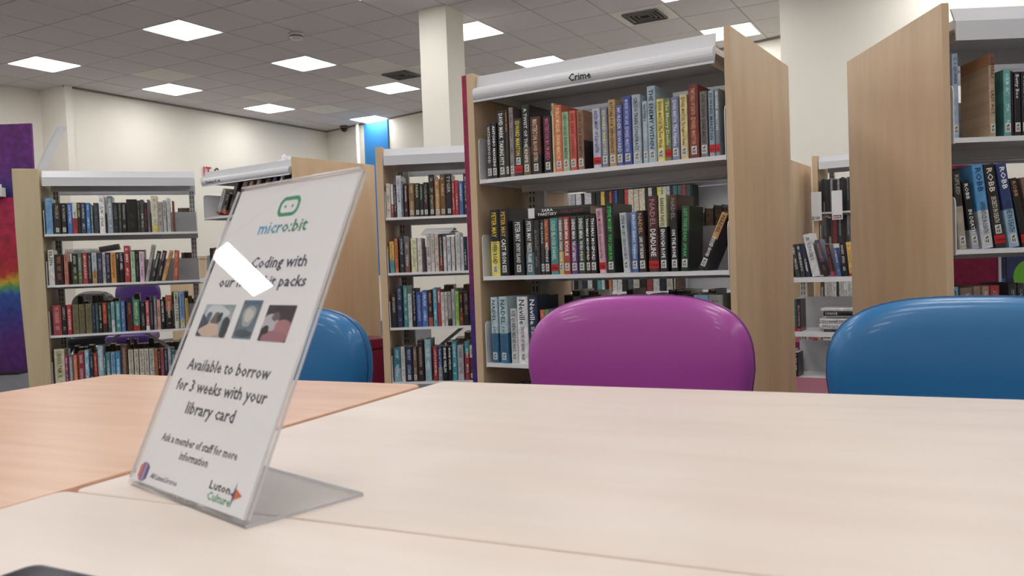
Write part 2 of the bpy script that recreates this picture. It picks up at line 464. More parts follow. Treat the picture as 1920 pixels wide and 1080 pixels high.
def rainbow(name, stops, sc=3.0, axis=2, z0=0.0, z1=1.0):
    m = mat(name, '808080', 0.6)
    tc = nd(m, 'ShaderNodeTexCoord'); sep = nd(m, 'ShaderNodeSeparateXYZ'); lk(m, tc.outputs['Object'], sep.inputs[0])
    no = nd(m, 'ShaderNodeTexNoise'); no.inputs['Scale'].default_value = sc; no.inputs['Detail'].default_value = 6
    lk(m, tc.outputs['Object'], no.inputs['Vector'])
    mr = nd(m, 'ShaderNodeMapRange'); mr.inputs[1].default_value = z0; mr.inputs[2].default_value = z1
    lk(m, sep.outputs[axis], mr.inputs[0])
    a = nd(m, 'ShaderNodeMath', operation='MULTIPLY_ADD'); lk(m, no.outputs[0], a.inputs[0]); a.inputs[1].default_value = 0.16; lk(m, mr.outputs[0], a.inputs[2])
    a2 = nd(m, 'ShaderNodeMath', operation='SUBTRACT'); lk(m, a.outputs[0], a2.inputs[0]); a2.inputs[1].default_value = 0.08
    cr = nd(m, 'ShaderNodeValToRGB'); els = cr.color_ramp.elements
    while len(els) > 1: els.remove(els[-1])
    els[0].position = stops[0][0]; els[0].color = lin(stops[0][1])
    for p_, c_ in stops[1:]:
        el = els.new(p_); el.color = lin(c_)
    lk(m, a2.outputs[0], cr.inputs[0])
    n2 = nd(m, 'ShaderNodeTexNoise'); n2.inputs['Scale'].default_value = sc * 5; n2.inputs['Detail'].default_value = 8
    lk(m, tc.outputs['Object'], n2.inputs['Vector'])
    mr2 = nd(m, 'ShaderNodeMapRange'); mr2.inputs[1].default_value = .3; mr2.inputs[2].default_value = .7; mr2.inputs[3].default_value = .6; mr2.inputs[4].default_value = 1.2
    lk(m, n2.outputs[0], mr2.inputs[0])
    mx = nd(m, 'ShaderNodeMix', data_type='RGBA', blend_type='MULTIPLY'); mx.inputs[0].default_value = 1.0
    lk(m, cr.outputs[0], mx.inputs[6]); lk(m, mr2.outputs[0], mx.inputs[7]); lk(m, mx.outputs[2], bsdf(m).inputs['Base Color'])
    return m
M_RBW = rainbow('rainbow_paint_print', [(0.0, '4a1c62'), (0.18, '52206e'), (0.36, '2a3a8a'), (0.46, '2c55a0'), (0.51, '5a9a50'), (0.535, 'c8a830'), (0.57, 'b03028'), (0.68, 'a81c38'), (1.0, 'b01c50')], z0=0.0, z1=1.79)
M_VIO = rainbow('violet_paint_print', [(0.0, '2a2c66'), (0.2, '3a2a78'), (0.4, '62247a'), (1.0, '6a2478')], z0=0.0, z1=0.9)
M_MAG = rainbow('magenta_violet_print', [(0.0, '3a1c6a'), (0.45, '40207a'), (0.62, '8a2050'), (1.0, 'a81c4c')], sc=9, z0=0.0, z1=1.62)
M_MAG2 = rainbow('magenta_print', [(0.0, '6a1840'), (0.5, 'a01c50'), (1.0, '9a1c48')], sc=9, z0=0.0, z1=1.2)
t = thing('display_board', 'tall free-standing board with rainbow paint print at the left edge', 'board', (-6.4, 8.4, 0))
q = MB(); q.box(0, 1.43, 0, 0.03, 0.02, 1.785); q.obj('lower_panel', M_RBW, t)
q = MB(); q.box(0, 1.58, 0.04, 0.07, 0, 0.83); o = q.obj('upper_panel', M_VIO, t); o.location = (0, 0, 1.70)
for x in (0.1, 1.25):
    q = MB(); q.box(x, x + .04, 0.071, 0.085, 0.0, 2.3); q.obj('upright', M_BLACK, t)
q = MB(); q.box(0.0, 1.43, -0.15, 0.2, 0.0, 0.02); q.obj('foot', M_BLACK, t)
t2 = thing('leaflet_box', 'small white leaflet box clipped on the rainbow board', 'box', (-5.3, 8.36, 1.79))
q = MB(); q.box(0, 0.22, -0.05, 0.03, 0, 0.09); q.obj('tray', M_WPL, t2); q = MB(); q.box(0.02, 0.2, -0.035, 0.0, 0.09, 0.125); q.obj('leaflet', M_PAPER, t2)
# ================================================================== BOOKS
ROWS={
'crime1a':('crime',1.248,'''
0.0396,0.0213,0.198,0.0|2a2c30|d8d8d8|s|WITHERWOOD
0.0617,0.0218,0.198,0.0|17181b|ffffff|s|ANTONIO MANZINI
0.0873,0.0330,0.240,0.0|1b1c1f/3a3a2e@.4|ffffff|s|DAVID MARK~TAKING PITY
0.1211,0.0134,0.239,0.0|3a2a22|e0903c|s|DAVID MARK
0.1360,0.0199,0.245,0.0|8d8284|3b3338|s|
0.1565,0.0341,0.203,0.0|26272b|e6d24a|sr|EDWARD MARSTON
0.1929,0.0298,0.245,0.0|1d1b1e/6b5736@.4|e8e8e8|s|A TWIST OF THE KNIFE
0.2246,0.0410,0.200,0.0|5a2a20/2a1716@.35|e8c9a0|s|MASTERTON~BLOOD SISTERS
0.2783,0.0314,0.196,0.0|1e1c20|e05a8a|s|MASTERTON~BURIED
0.3119,0.0099,0.237,0.0|d8c58a|6b5a30||DEATH
0.3224,0.0294,0.228,0.0|e0622f|f4e3a0|s|PUBLIC MURDER~EDWARD MARSTON
0.3525,0.0255,0.201,0.0|9cc290|2d5b38|s|DEEDS OF DARKNESS~EDWARD MARSTON
0.3799,0.0254,0.202,0.0|dd4b30|7a1c10|s|FIVE DEAD CANARIES
0.4078,0.0257,0.201,0.0|9a6a4a|3a2218|s|UNDER ATTACK~EDWARD MARSTON
0.4681,0.0292,0.198,0.0|b9bcd6|2a2f5a|r|INSTRUMENT OF SLAUGHTER
0.5003,0.0225,0.196,0.0|7c89a8|ece27a|s|EDWARD MARSTON
0.5257,0.0263,0.220,0.0|c09a55|2e2010|s|RITUAL FOR VENGEANCE
'''),
'crime1b':('crime',1.248,'''
0.5528,0.0232,0.198,0.0|5360a8|d4d8f0|s|MURDER~EDWARD
0.5788,0.0291,0.222,0.0|3d4ea6|c8d0f0|s|MURDER ON THE LINE~EDWARD MARSTON
0.6114,0.0298,0.224,0.0|a9bcc8|28323c|s|CIRCUS TRAIN CONSPIRACY
0.6464,0.0175,0.199,0.0|a6b9c6|28323c|s|WITHIN
0.6658,0.0286,0.243,0.0|9fbccb|1e2a34|s|THE ENEMY WITHIN
0.6954,0.0256,0.199,0.0|ead64e|4a3c14|s|EDWARD MARSTON~The Four Winds
0.7227,0.0222,0.197,0.0|6f7f4a|e0d890|r|The Merry Devils
0.7461,0.0251,0.197,0.0|7a82aa|e4e6f4|s|EDWARD MARSTON~The Hawks
0.7745,0.0243,0.202,0.0|e4cf82|5a3420|s|EDWARD MARSTON~The Vagabond Clowns
0.8024,0.0327,0.228,0.0|80201f|d8a070|s|TIMETABLE OF DEATH~EDWARD MARSTON
0.8388,0.0237,0.203,0.0|74706c|1c1a1a|s|A TICKET TO OBLIVION~EDWARD MARSTON
0.8671,0.0179,0.202,0.0|8aa4b8|24343f|r|EDWARD MARSTON
0.8861,0.0148,0.205,0.0|7c8b98|e8e8e8|r|EDWARD MARSTON
'''),
'crime2a':('crime',0.897,'''
0.0398,0.0383,0.240,0.0|1b1b1d/e6d424@.52|e8c83c:1b1b1d|s|PETER MAY~COFFIN ROAD
0.0806,0.0362,0.240,0.0|1c1d22|e0b04a:ffffff|s|PETER MAY~CAST IRON
0.1375,0.0433,0.198,0.0|202124|e8e8e8|s|PETER MAY~ENTRY ISLAND
0.1902,0.0340,0.198,0.0|2a2d30/3f7078@.4|f0f0f0|s|PETER MAY~FREEZE FRAME
0.2252,0.0168,0.171,0.0|1e1e20|888888||
'''),
'crime2b':('crime',0.897,'''
0.2247,0.0239,0.192,0.0|2b2a2c|8a8a8a||
0.2503,0.0156,0.191,0.0|33302f|c8c8c8|s|THE PEOPLE
0.2665,0.0198,0.193,0.0|a03c22/1b1a1b@.45|e0b060:ffffff|s|NATURAL~METHODS
0.2907,0.0302,0.195,0.0|2a8f94|cfe8d0|r|COLD BLOOD DANIEL
0.3225,0.0199,0.194,0.0|7f725c/c8a82c@.4|f0f0f0|s|DENISE MINA~DEAD HOUR
0.3435,0.0239,0.196,0.0|b83426|ffffff|s|DENISE MINA~EXILE
0.3716,0.0242,0.195,0.0|3a3a44/6a2f86@.55|ffffff|s|DENISE MINA~THE LAST BREATH
0.3973,0.0275,0.196,0.0|25402c|ffffff|s|DENISE MINA~THE FIELD OF BLOOD
0.4269,0.0176,0.195,0.0|171518/3a1012@.4|ffffff|s|THOMAS MOGFORD
0.4460,0.0220,0.195,0.0|141824|ffffff|s|THOMAS MOGFORD
0.4774,0.0242,0.217,-2.4|d6a2b4|7a2438|r|IAN MORSON~Falconer and the Death of Kings
0.5071,0.0259,0.232,0.0|222627|3ce05a|s|STEVE MOSBY~YOU CAN RUN
0.5644,0.0234,0.197,-3.0|c2cbd0|20262a|s|STEVE MOSBY~I KNOW WHO DID IT
0.5949,0.0222,0.198,0.0|5f86c6/3a68b4@.3|e8f0f8|s|BRIGHT SHINY THINGS
0.6223,0.0243,0.200,-1.8|35201f|c8a070:ffffff|s|NADEL~LAND OF THE BLIND
0.6545,0.0349,0.245,0.0|4c1d1f|b08080:ffffff|r|NADEL~DEADLINE
0.6935,0.0267,0.246,0.0|18191a^d8d6a0@.42|3a3a30:ffffff|s|BARBARA NADEL~ENOUGH ROPE
0.7307,0.0241,0.243,0.0|1b1614^5a3220@.2|8a8a8a:ffffff|s|NADEL~ON THE BONE
0.7615,0.0255,0.205,2.6|18301e^2c5c36@.4|54c070|s|LET THE DEAD SPEAK
0.8154,0.0211,0.189,25.2|1a1717^c89040@.45|4a2a10:ffffff|s|NADEL~POISONED GROUND
'''),
'crime3':('crime',0.581,'''
0.0297,0.0288,0.239,0.0|2b6f98^b9d2d8@.55|3c5662|s|NADEL~A HOUSE OF FOUR
0.0667,0.0357,0.241,0.0|256a96^b4ced6@.55|3c5662|s|NADEL~A HOUSE OF FOUR
0.1135,0.0281,0.198,0.0|c7cbd0|22252a|s|ICE QUEEN~NELE NEUHAUS
0.1422,0.0442,0.240,0.0|e2e2e4|44464c:7a2a2a|s|Neville~THOSE WE LEFT BEHIND
0.1888,0.0388,0.241,0.0|1f2e4e|e8ecf4|s|Neville~SO SAY THE FALLEN
0.2373,0.0191,0.193,0.0|d05a28|f0e0c0|s|
0.2572,0.0197,0.194,0.0|3f9a3c|f0f0e0|s|
0.2777,0.0218,0.194,0.0|4a3a86|f0f0f0|s|
0.3002,0.0246,0.194,0.0|6a3a8a|f0f0f0|s|
0.3259,0.0207,0.209,0.0|202024|f0f0f0|s|
0.3472,0.0220,0.204,0.0|2c2a2a|c8c8c8|s|
'''),
'left1':('left',1.226,'''
0.0101,0.0386,0.226,0.0|5fa3cf|7a6ab0||
0.0530,0.0408,0.196,0.0|242322|b8aa98|s|
0.0975,0.0293,0.195,0.0|1d1c1d|b8b0a0|s|
0.1319,0.0278,0.196,0.0|2f6cb4|dbe8f4||
0.1609,0.0269,0.199,0.0|b01f26^d8d8d8@.5|1a1a1a||
0.1888,0.0187,0.197,0.0|1e1f1c|c8cf60||EVIL GAMES
0.2086,0.0271,0.197,0.0|333c55|c8d0e0||
0.2388,0.0220,0.196,0.0|2b7fd0|c8f0f0||
0.2646,0.0126,0.181,0.0|77807c|d0d0d0||
0.2817,0.0273,0.194,0.0|36424c|60707c||
0.3133,0.0327,0.240,0.0|e8e8e6|101010||
0.3598,0.0330,0.238,0.0|8b9aa6^76848c@.2|f0f0f0||
0.3939,0.0299,0.195,0.0|1f2224|6a7a7a||
0.4260,0.0171,0.195,0.0|3c3e40|9a9a9a||
0.4453,0.0258,0.195,0.0|202122|d0c8b8||
0.4737,0.0627,0.216,0.0|0d0d0e|3a3a3a||
0.5384,0.0152,0.208,0.0|3c3430|8a8078||
0.5549,0.0229,0.213,0.0|4b4d4e|e0e0e0||
0.5784,0.0175,0.194,0.0|171718|c82a4a||
0.5975,0.0153,0.213,0.0|6f6866|303030||
0.6211,0.0394,0.238,0.0|d4cdb0/d8c04a@.2|8a8a70||
0.6611,0.0274,0.198,0.0|a8a4a0|302c2a||
0.6910,0.0200,0.208,0.0|b8b8b6|202020||TO Freedom
0.7146,0.0222,0.222,0.0|c8c6c2|6a6a6a||
0.7475,0.0134,0.203,0.0|8c4330|301010||
'''),
'left2':('left',0.905,'''
0.0100,0.0335,0.222,0.0|d8d4cc|3a3a3a||EILEEN
0.0460,0.0470,0.192,0.0|1c1514/2a1614@.2|c06a40||
0.0983,0.0226,0.196,0.0|c46e58|8a3a2a||
0.1427,0.0321,0.195,0.0|22261e/36441e@.5|d0d4c0||
0.1769,0.0229,0.197,0.0|5e7a68/6a6a44@.4|c8d4c0||
0.2040,0.0271,0.196,0.0|b52630|f0e0e0||
0.2322,0.0230,0.196,0.0|1d1d20|b0b0a8||
0.2563,0.0284,0.197,0.0|b4c4cc/b08a50@.4|18181c||
0.2889,0.0285,0.196,0.0|37344c|a0a0c0||
0.3185,0.0169,0.196,0.0|b4b4b8|50505c||
0.3366,0.0265,0.197,0.0|222438|a0a4d8||
0.3653,0.0320,0.197,0.0|d8902a|38200c||
0.3994,0.0150,0.196,0.0|18191c|e0e0e0||GIRLS
0.4155,0.0257,0.196,0.0|181414|f0f0f0||LOST GIRL
0.4455,0.0334,0.237,0.0|b8202a|f0f0f0||
0.4829,0.0265,0.199,0.0|a8c49c|607a60||
0.5127,0.0185,0.198,0.0|181818|8a8a8a||
0.5344,0.0283,0.198,0.0|d8b4c8|4a2038||
0.5627,0.0214,0.243,11.4|aaa49e|4a4440||
0.5945,0.0234,0.201,13.9|26302e|e0e4e0||
0.6319,0.0226,0.202,13.0|20181c|f0c0d0||
0.6618,0.0224,0.204,16.0|d8a24a|4a2c10||
0.7353,0.0279,0.199,3.9|c0502c|f0c8a0||
'''),
'left3':('left',0.587,'''
0.0206,0.0473,0.190,0.0|a8343c|e0b0b0||
0.0702,0.0270,0.188,0.0|1f1c1a|c8b8a8||
0.0995,0.0271,0.189,0.0|c01f2a/b01c26@.4|f0e0e0||
0.1311,0.0349,0.189,0.0|756a42|5a5030||
0.1683,0.0329,0.189,0.0|6f6540|5a5030||
0.2057,0.0364,0.189,0.0|766b44|5a5030||
0.2433,0.0188,0.191,0.0|1c2530|608090||
0.2632,0.0166,0.191,0.0|2f5056|7090a0||
0.2811,0.0200,0.191,0.0|15181a|e8e8e8||
0.3034,0.0257,0.193,0.0|a83a1e/501c14@.3|f0a060||
0.3336,0.0190,0.191,0.0|2a4a48|90c0b0||
0.3539,0.0202,0.195,0.0|7fb0b4/c8d0d0@.4|203030||
0.3798,0.0282,0.197,0.0|2f9098|e0f0f0||
0.4115,0.0238,0.198,0.0|5070b0|c0d0f0||
0.4449,0.0352,0.220,0.0|1b1c34/5a1c1c@.5|e07050||
0.4822,0.0389,0.204,0.0|a41f20^1f8a7c@.82|f0d060||
0.5278,0.0264,0.192,0.0|1e1e22|b0b0b0||
0.5578,0.0219,0.194,0.0|c8404c/e0e0e0@.15|f0f0f0||
0.5820,0.0220,0.193,0.0|1a1a28|9a9ab0||
0.6059,0.0186,0.223,0.0|5f5a60/8a7a7a@.4|e0e0e0||
0.6262,0.0209,0.197,0.0|cf9484|602020||
0.6484,0.0245,0.196,0.0|101010|ffffff||ONLY EVER YOURS
0.6794,0.0375,0.223,0.0|2a1614^b85a28@.45|f0e0d0||
0.7316,0.0271,0.241,0.0|c9cbb8|202020||AMOS OZ JUDAS
0.7648,0.0296,0.244,0.0|6f9ad0/c8c0a0@.25|20386a||
0.7994,0.0178,0.198,0.0|d8aa28|403010||
'''),
'left4':('left',0.265,'''
0.0154,0.0582,0.234,0.0|cfc9a4|6a5a28||ORHAN PAMUK
0.0748,0.0173,0.189,0.0|a02a6a|f0d0e0||
0.0944,0.0261,0.190,0.0|6a6a72|f0f0f0||
0.1216,0.0229,0.188,0.0|d06a34|f0d0a0||
0.1484,0.0362,0.210,0.0|9c1f2a|e8d0d0||
0.1870,0.0253,0.217,0.0|7fb4d8|f0f8ff||
0.2140,0.0232,0.191,0.0|1f2838|a0b0c0||
0.2383,0.0210,0.189,0.0|a81f24/b02a20@.4|f0c060||
0.2629,0.0329,0.240,0.0|98b4c4|e8f0f4||
0.2964,0.0096,0.176,0.0|2a7880|e0f0f0||
0.3086,0.0257,0.191,0.0|4f8088|c8e0e0||
0.3378,0.0247,0.191,0.0|6fa4cc/c8d0d0@.3|204060||
0.3649,0.0293,0.195,0.0|1f8ac0|e0f8ff||
0.3975,0.0385,0.233,0.0|5a3a2c|c8a890||
0.4410,0.0285,0.200,0.0|d0cbb8|201c18||JODI PICOULT
0.4753,0.0263,0.200,0.0|d0cbb8|201c18||JODI PICOULT
0.5062,0.0275,0.199,0.0|d2cdb9|201c18||JODI PICOULT
0.5361,0.0265,0.199,0.0|cecabb|201c18||JODI PICOULT
0.5662,0.0289,0.198,0.0|c9c8bc|201c18||JODI PICOULT
0.5974,0.0186,0.195,0.0|c86a28|402010||
0.6172,0.0163,0.193,0.0|1c1a1c|c8a0a0||
0.6347,0.0187,0.195,0.0|b04a50|202020||
0.6558,0.0199,0.194,0.0|1f2438|c0c8e0||
0.6782,0.0211,0.198,0.0|9098a0|f0f0f0||
0.7017,0.0182,0.197,0.0|2c6068|f0f0f0||
'''),
'mid1':('mid',1.227,'''
0.0051,0.0248,0.197,0.0|cfc8b8|8a5a40||
0.0323,0.0149,0.192,0.0|a82a34^d8d4d0@.6|f0f0f0||
0.0490,0.0143,0.188,0.0|18181c|e0e0e0||
0.0656,0.0285,0.240,0.0|c8ccd4|4a4a70||
0.0948,0.0099,0.207,0.0|5a6a80|c0c8d0||
0.1094,0.0211,0.194,0.0|38181e|f0d0d0||
0.1367,0.0315,0.194,0.0|8a6436|e0c48a|s|
0.1713,0.0284,0.192,0.0|1e1e1a|c8c4a0|s|PASHA
0.2010,0.0198,0.187,0.0|1f2422|8ac8b8|s|CARDINAL
0.2221,0.0271,0.195,0.0|2a1c1c|a8a0a0|s|
0.2539,0.0333,0.237,0.0|1c1a18|c8b890|s|
0.2892,0.0283,0.211,0.0|b07c3c|f0d8a0|s|
0.3193,0.0308,0.237,0.0|765026|e8c88a|s|
0.3525,0.0356,0.237,0.0|19191c|b8b8b8|s|TYGER
0.3887,0.0159,0.195,0.0|b81f26|f0d0d0||
0.4059,0.0196,0.199,0.0|b81a22|f0d0d0||
0.4280,0.0245,0.194,0.0|3f68a0^3a6ab0@.6|e8e8e8||
0.4558,0.0257,0.235,0.0|1f2638|d0d8e8||
'''),
'mid2':('mid',0.908,'''
0.0115,0.0274,0.182,0.0|4aa0a8^e0b420@.6|a02a20||
0.0418,0.0187,0.198,0.0|d8702c|502010||
0.0694,0.0286,0.212,0.0|1f2a38|c0c8d0||
0.0998,0.0285,0.177,0.0|77706a/7a4a38@.35|e0d8d0||
0.1369,0.0341,0.197,0.0|d8d8a8|a0a06a||
0.1747,0.0248,0.196,0.0|d4d0cc|8a8a88||
0.2273,0.0247,0.221,0.0|c4c0bc|3a3a3a||
0.2532,0.0210,0.219,0.0|ccc8c4|404040||
0.2767,0.0222,0.216,0.0|d4c0b0|a04a2a||
0.3013,0.0216,0.212,0.0|1b1b1d/7a1c22@.4|e0e0e0||
0.3257,0.0173,0.196,0.0|d4d0d0|b01c2a||PATIENCE
0.3467,0.0209,0.197,0.0|c4c8cc|3a4450||
0.3714,0.0197,0.199,0.0|d0ccca|5a4a4a||
0.3965,0.0271,0.221,0.0|c8c8cc|707080||
0.4268,0.0160,0.194,0.0|d0d0d0|808080||
0.4440,0.0184,0.194,0.0|18233c|e0e0f0||
0.4650,0.0246,0.200,0.0|b8b8b4|5a5a5a||
'''),
'mid3':('mid',0.591,'''
0.0100,0.0299,0.199,0.0|241f2a|e0c8b0||
0.0421,0.0336,0.241,0.0|222a50|a0b0d0||
0.0807,0.0260,0.240,0.0|1f8a84^1f8a84@.5|d0e0d0||
0.1073,0.0222,0.193,0.0|c8ccd0|606870||
0.1327,0.0211,0.223,0.0|15161c|c0c0c8||
0.1559,0.0323,0.201,0.0|2a4aa0|a8c4f0||
0.1896,0.0322,0.209,0.0|4070c0|e8f0ff||
0.2244,0.0260,0.211,0.0|3a1c30/b04a30@.25|f0b060||
0.2544,0.0235,0.222,0.0|3a98b0|e0f8f8||
0.2802,0.0186,0.212,0.0|b81c28|ffffff||ANIMALS
0.2997,0.0198,0.196,0.0|cfcac4|505050||
0.3220,0.0161,0.197,0.0|ccc8c4|505050||
0.3406,0.0185,0.198,0.0|a8a4a2/2a2a2a@.2|404040||
0.3619,0.0185,0.212,0.0|b0aab0|504050||
0.3827,0.0210,0.199,0.0|8ac848|205010||
0.4060,0.0222,0.193,0.0|201414/7a3414@.4|f0a030||
0.4307,0.0308,0.195,0.0|1e1a1c|c08080||
0.4641,0.0283,0.198,0.0|262022|e0d0c8||
'''),
'mid4':('mid',0.274,'''
0.0108,0.0412,0.200,0.0|7aa0b0^1f788a@.6|e0f0f0||
0.0533,0.0237,0.204,0.0|c8c4bc|707070||
0.0808,0.0399,0.203,0.0|1f2850|c0c8e8|s|
0.1245,0.0224,0.202,0.0|7a5a42|d8c8b0|s|
0.1514,0.0348,0.238,0.0|2a221c|c8b090||
0.1938,0.0360,0.243,0.0|90b8c4|e8f4f4||
0.2427,0.0248,0.201,0.0|b01c24|f0d0d0||
0.2700,0.0248,0.201,0.0|284878/8a9098@.4|d0e0f0||
0.2973,0.0285,0.200,0.0|151515|ffffff||IRVINE WELSH
0.3283,0.0223,0.199,0.0|151515|ffffff||IRVINE WELSH
0.3524,0.0284,0.226,0.0|2a98a8|e8ffff||
0.3841,0.0358,0.203,0.0|a8a8b0|303034|s|
0.4266,0.0271,0.224,0.0|a02830^2a90a0@.3|e0f8f8||
0.4558,0.0210,0.201,0.0|5a1c28^cfc4a8@.35|6a5a40|s|
0.4780,0.0185,0.201,0.0|1c1c1c^cfc4a8@.35|e0e0d8|s|
'''),
'right1':('right',1.253,'''
-0.0070,0.0176,0.241,0.0|9ab0cc|3a4a7a|s|C.S.QUINN
0.0970,0.0176,0.237,0.0|b09a7c^7a4a30@.15|6a3018|s|A. PERRY~LAST ACT
0.1360,0.0218,0.190,0.0|56a4a0|d8f0ec|s|
0.1586,0.0042,0.185,0.0|4a1c2c|c0a0a8||
0.1653,0.0193,0.182,0.0|1a181c|e0e0e8|s|Betty Boo
0.1862,0.0209,0.182,0.0|1c1a1c|c0c0c0|s|
0.2089,0.0209,0.187,0.0|2c3c5a|c0c0c0|s|
'''),
'right2':('right',0.935,'''
0.0031,0.0219,0.224,-4.3|b0a48c^2c2a28@.45|a8a49c|s|RIFLED
0.0402,0.0209,0.197,-8.0|a8a8b0^16161a@.72|e8e8e8|s|ROBB~IN DEATH
0.0690,0.0315,0.242,-6.6|c4ccd4^3f9ad8@.55|1a3a6a:3a4a5a|s|ROBB~APPRENTICE IN DEATH
0.1069,0.0317,0.241,-7.6|222224|e8dcd0|sr|ROBB~SECRETS IN DEATH
0.1465,0.0292,0.243,-8.4|8cb4cc^27407c@.55|ffffff:203a5a|s|ROBB~FESTIVE IN DEATH
0.1835,0.0207,0.200,-10.2|1c1a1c|c0906a|r|ROBB
0.2147,0.0249,0.201,-9.9|8a6a58|e8e0d8|s|
'''),
'low1':('low',0.789,'''
0.0094,0.0207,0.204,-7.4|b8923a|303030||
0.0425,0.0284,0.202,-7.6|3a3c40|e0e0e0||
0.0745,0.0268,0.205,-8.2|383c44|f0f0f0||
0.1067,0.0240,0.205,-9.5|2a3048|f0f0f0||
0.1425,0.0471,0.263,-11.8|d0d0d0|1c1c1c||
0.2083,0.0305,0.227,-13.1|48506a/2a2020@.4|d07050||
0.2495,0.0221,0.195,-9.0|1f1d1f/b03060@.15|d04040||
0.2880,0.0195,0.172,-7.4|3f62b0|e8f0ff||
0.3150,0.0305,0.203,-4.6|1c1c1e|e8e8e8||
0.3554,0.0242,0.204,-4.9|e8b43a/b01c1c@.08|604010||
0.3808,0.0252,0.180,-4.5|b8281c|f0c8a0||
'''),
'back1':('back',1.245,'''
-0.0566,0.0290,0.270,0.0|c0bfc2|505058||
-0.0249,0.0315,0.270,0.0|b8b8bc|505058||
0.0092,0.0339,0.270,0.0|a8a8ae|303038||
0.0510,0.0492,0.270,0.0|d0d0d4|404048||
0.1051,0.0232,0.270,0.0|1c1c20|a0a0a0||
0.1337,0.0639,0.270,0.0|c8c8c8|404040||
0.2051,0.0304,0.270,0.0|1c1a1c|a0a0a0||
0.2431,0.0428,0.270,0.0|201c1e|c0b0a0||
0.2884,0.0350,0.270,0.0|d8b020|302010||
0.3308,0.0348,0.270,0.0|1a1a1a|d0d0d0||
0.3681,0.0198,0.270,0.0|c85028|301010||
0.3904,0.0246,0.270,0.0|3a2018|d0a080||
0.4175,0.0245,0.270,0.0|2458b0|e0e0f0||
0.4469,0.0561,0.270,0.0|141416|808080||
0.5079,0.0302,0.270,0.0|c83028|f0e0d0||
0.5407,0.0469,0.270,0.0|cfc0a8|705030||
0.5923,0.0429,0.270,0.0|cdbfa6|705030||
0.6400,0.0497,0.270,0.0|d0c4a8|705030||
0.6944,0.0212,0.270,0.0|1c1c1c|808080||
0.7204,0.0327,0.270,0.0|c4c0b8|303030||
0.7578,0.0349,0.270,0.0|1e1e1e|c0c0c0||
0.7974,0.0439,0.270,0.0|c8c850|404010||
0.8459,0.0321,0.270,0.0|c4c4c0|303030||
0.8803,0.0274,0.270,0.0|b8b8b8|303030||
0.9099,0.0227,0.270,0.0|202830|c0c0c0||
0.9350,0.0362,0.270,0.0|3a6a70|d0e0e0||
0.9757,0.0337,0.270,0.0|2f6068|d0e0e0||
1.0116,0.0313,0.270,0.0|9a1f30|f0d0d0||
1.0451,0.0377,0.270,0.0|2a4a50|c0d0d0||
1.0851,0.0133,0.270,0.0|18181c|808080||
'''),
'back2':('back',0.665,'''
-0.0455,0.0369,0.200,0.0|8a6058|e0e0e0||
-0.0033,0.0419,0.200,0.0|141416^141416@.5|e0e0e0||
0.0438,0.0416,0.200,0.0|5a5a60|e0e0e0||
0.0906,0.0439,0.200,0.0|2a2a2e|c0c0c0||
0.1371,0.0436,0.200,0.0|b8b8bc|303030||
0.1858,0.0382,0.200,0.0|1a1a1e|909090||
0.2290,0.0354,0.200,0.0|3a9a9a|f0f0f0||
0.2695,0.0302,0.200,0.0|c0c0c0|404040||
0.3047,0.0275,0.200,0.0|181818|909090||
0.3372,0.0274,0.200,0.0|c86830|301808||
0.3745,0.0396,0.200,0.0|cfcfcf|303030||
0.4190,0.0417,0.200,0.0|c4c4c4|303030||
0.4656,0.0439,0.200,0.0|2a2020|909090||
0.5144,0.0435,0.200,0.0|46505a|909090||
0.5628,0.0552,0.200,0.0|b0a898|505050||
0.6227,0.0546,0.200,0.0|221c1c|909090||
0.6821,0.0541,0.200,0.0|8a3030|909090||
0.7409,0.0536,0.200,0.0|b8b8b8|505050||
0.7992,0.0531,0.200,0.0|1c2430|909090||
0.8570,0.0527,0.200,0.0|a8a090|505050||
0.9142,0.0522,0.200,0.0|5a4030|909090||
'''),
'fic1':('fic',1.328,'''
0.1257,0.0339,0.176,38.1|b8b8bc/8a3a26@.12|202020||
0.1887,0.0387,0.145,39.1|2a2624/c8602c@.2|c0c0c0||
0.2529,0.0384,0.229,33.6|1a1a1c|909090||
0.3392,0.0390,0.216,32.7|8a6c58|302010||
0.4035,0.0362,0.223,34.0|7a6050|d0b8a0||
0.4780,0.0382,0.225,31.7|6c5c50|d0c0b0||
0.5682,0.0381,0.231,30.2|3a2422|b09080||
0.6322,0.0369,0.234,31.8|1e2444|8090c0||
0.7050,0.0399,0.232,32.8|1e1e20|ffffff||FALL
'''),
'right3':('right',0.610,'''
-0.0324,0.0305,0.218,0.0|5a94bc|1c3450||STU
0.0031,0.0364,0.214,0.0|7a6450|d0c0b0||
0.0412,0.0220,0.217,0.0|8a6a54|d8c8b8||
0.0649,0.0211,0.217,0.0|9a7a64|d8c8b8||
0.0886,0.0270,0.218,0.0|1c1a1c^a82028@.5|a0a0a0||
0.1410,0.0245,0.222,0.0|26262a|909090||
0.1672,0.0194,0.222,0.0|2a2a30|909090||
'''),
}

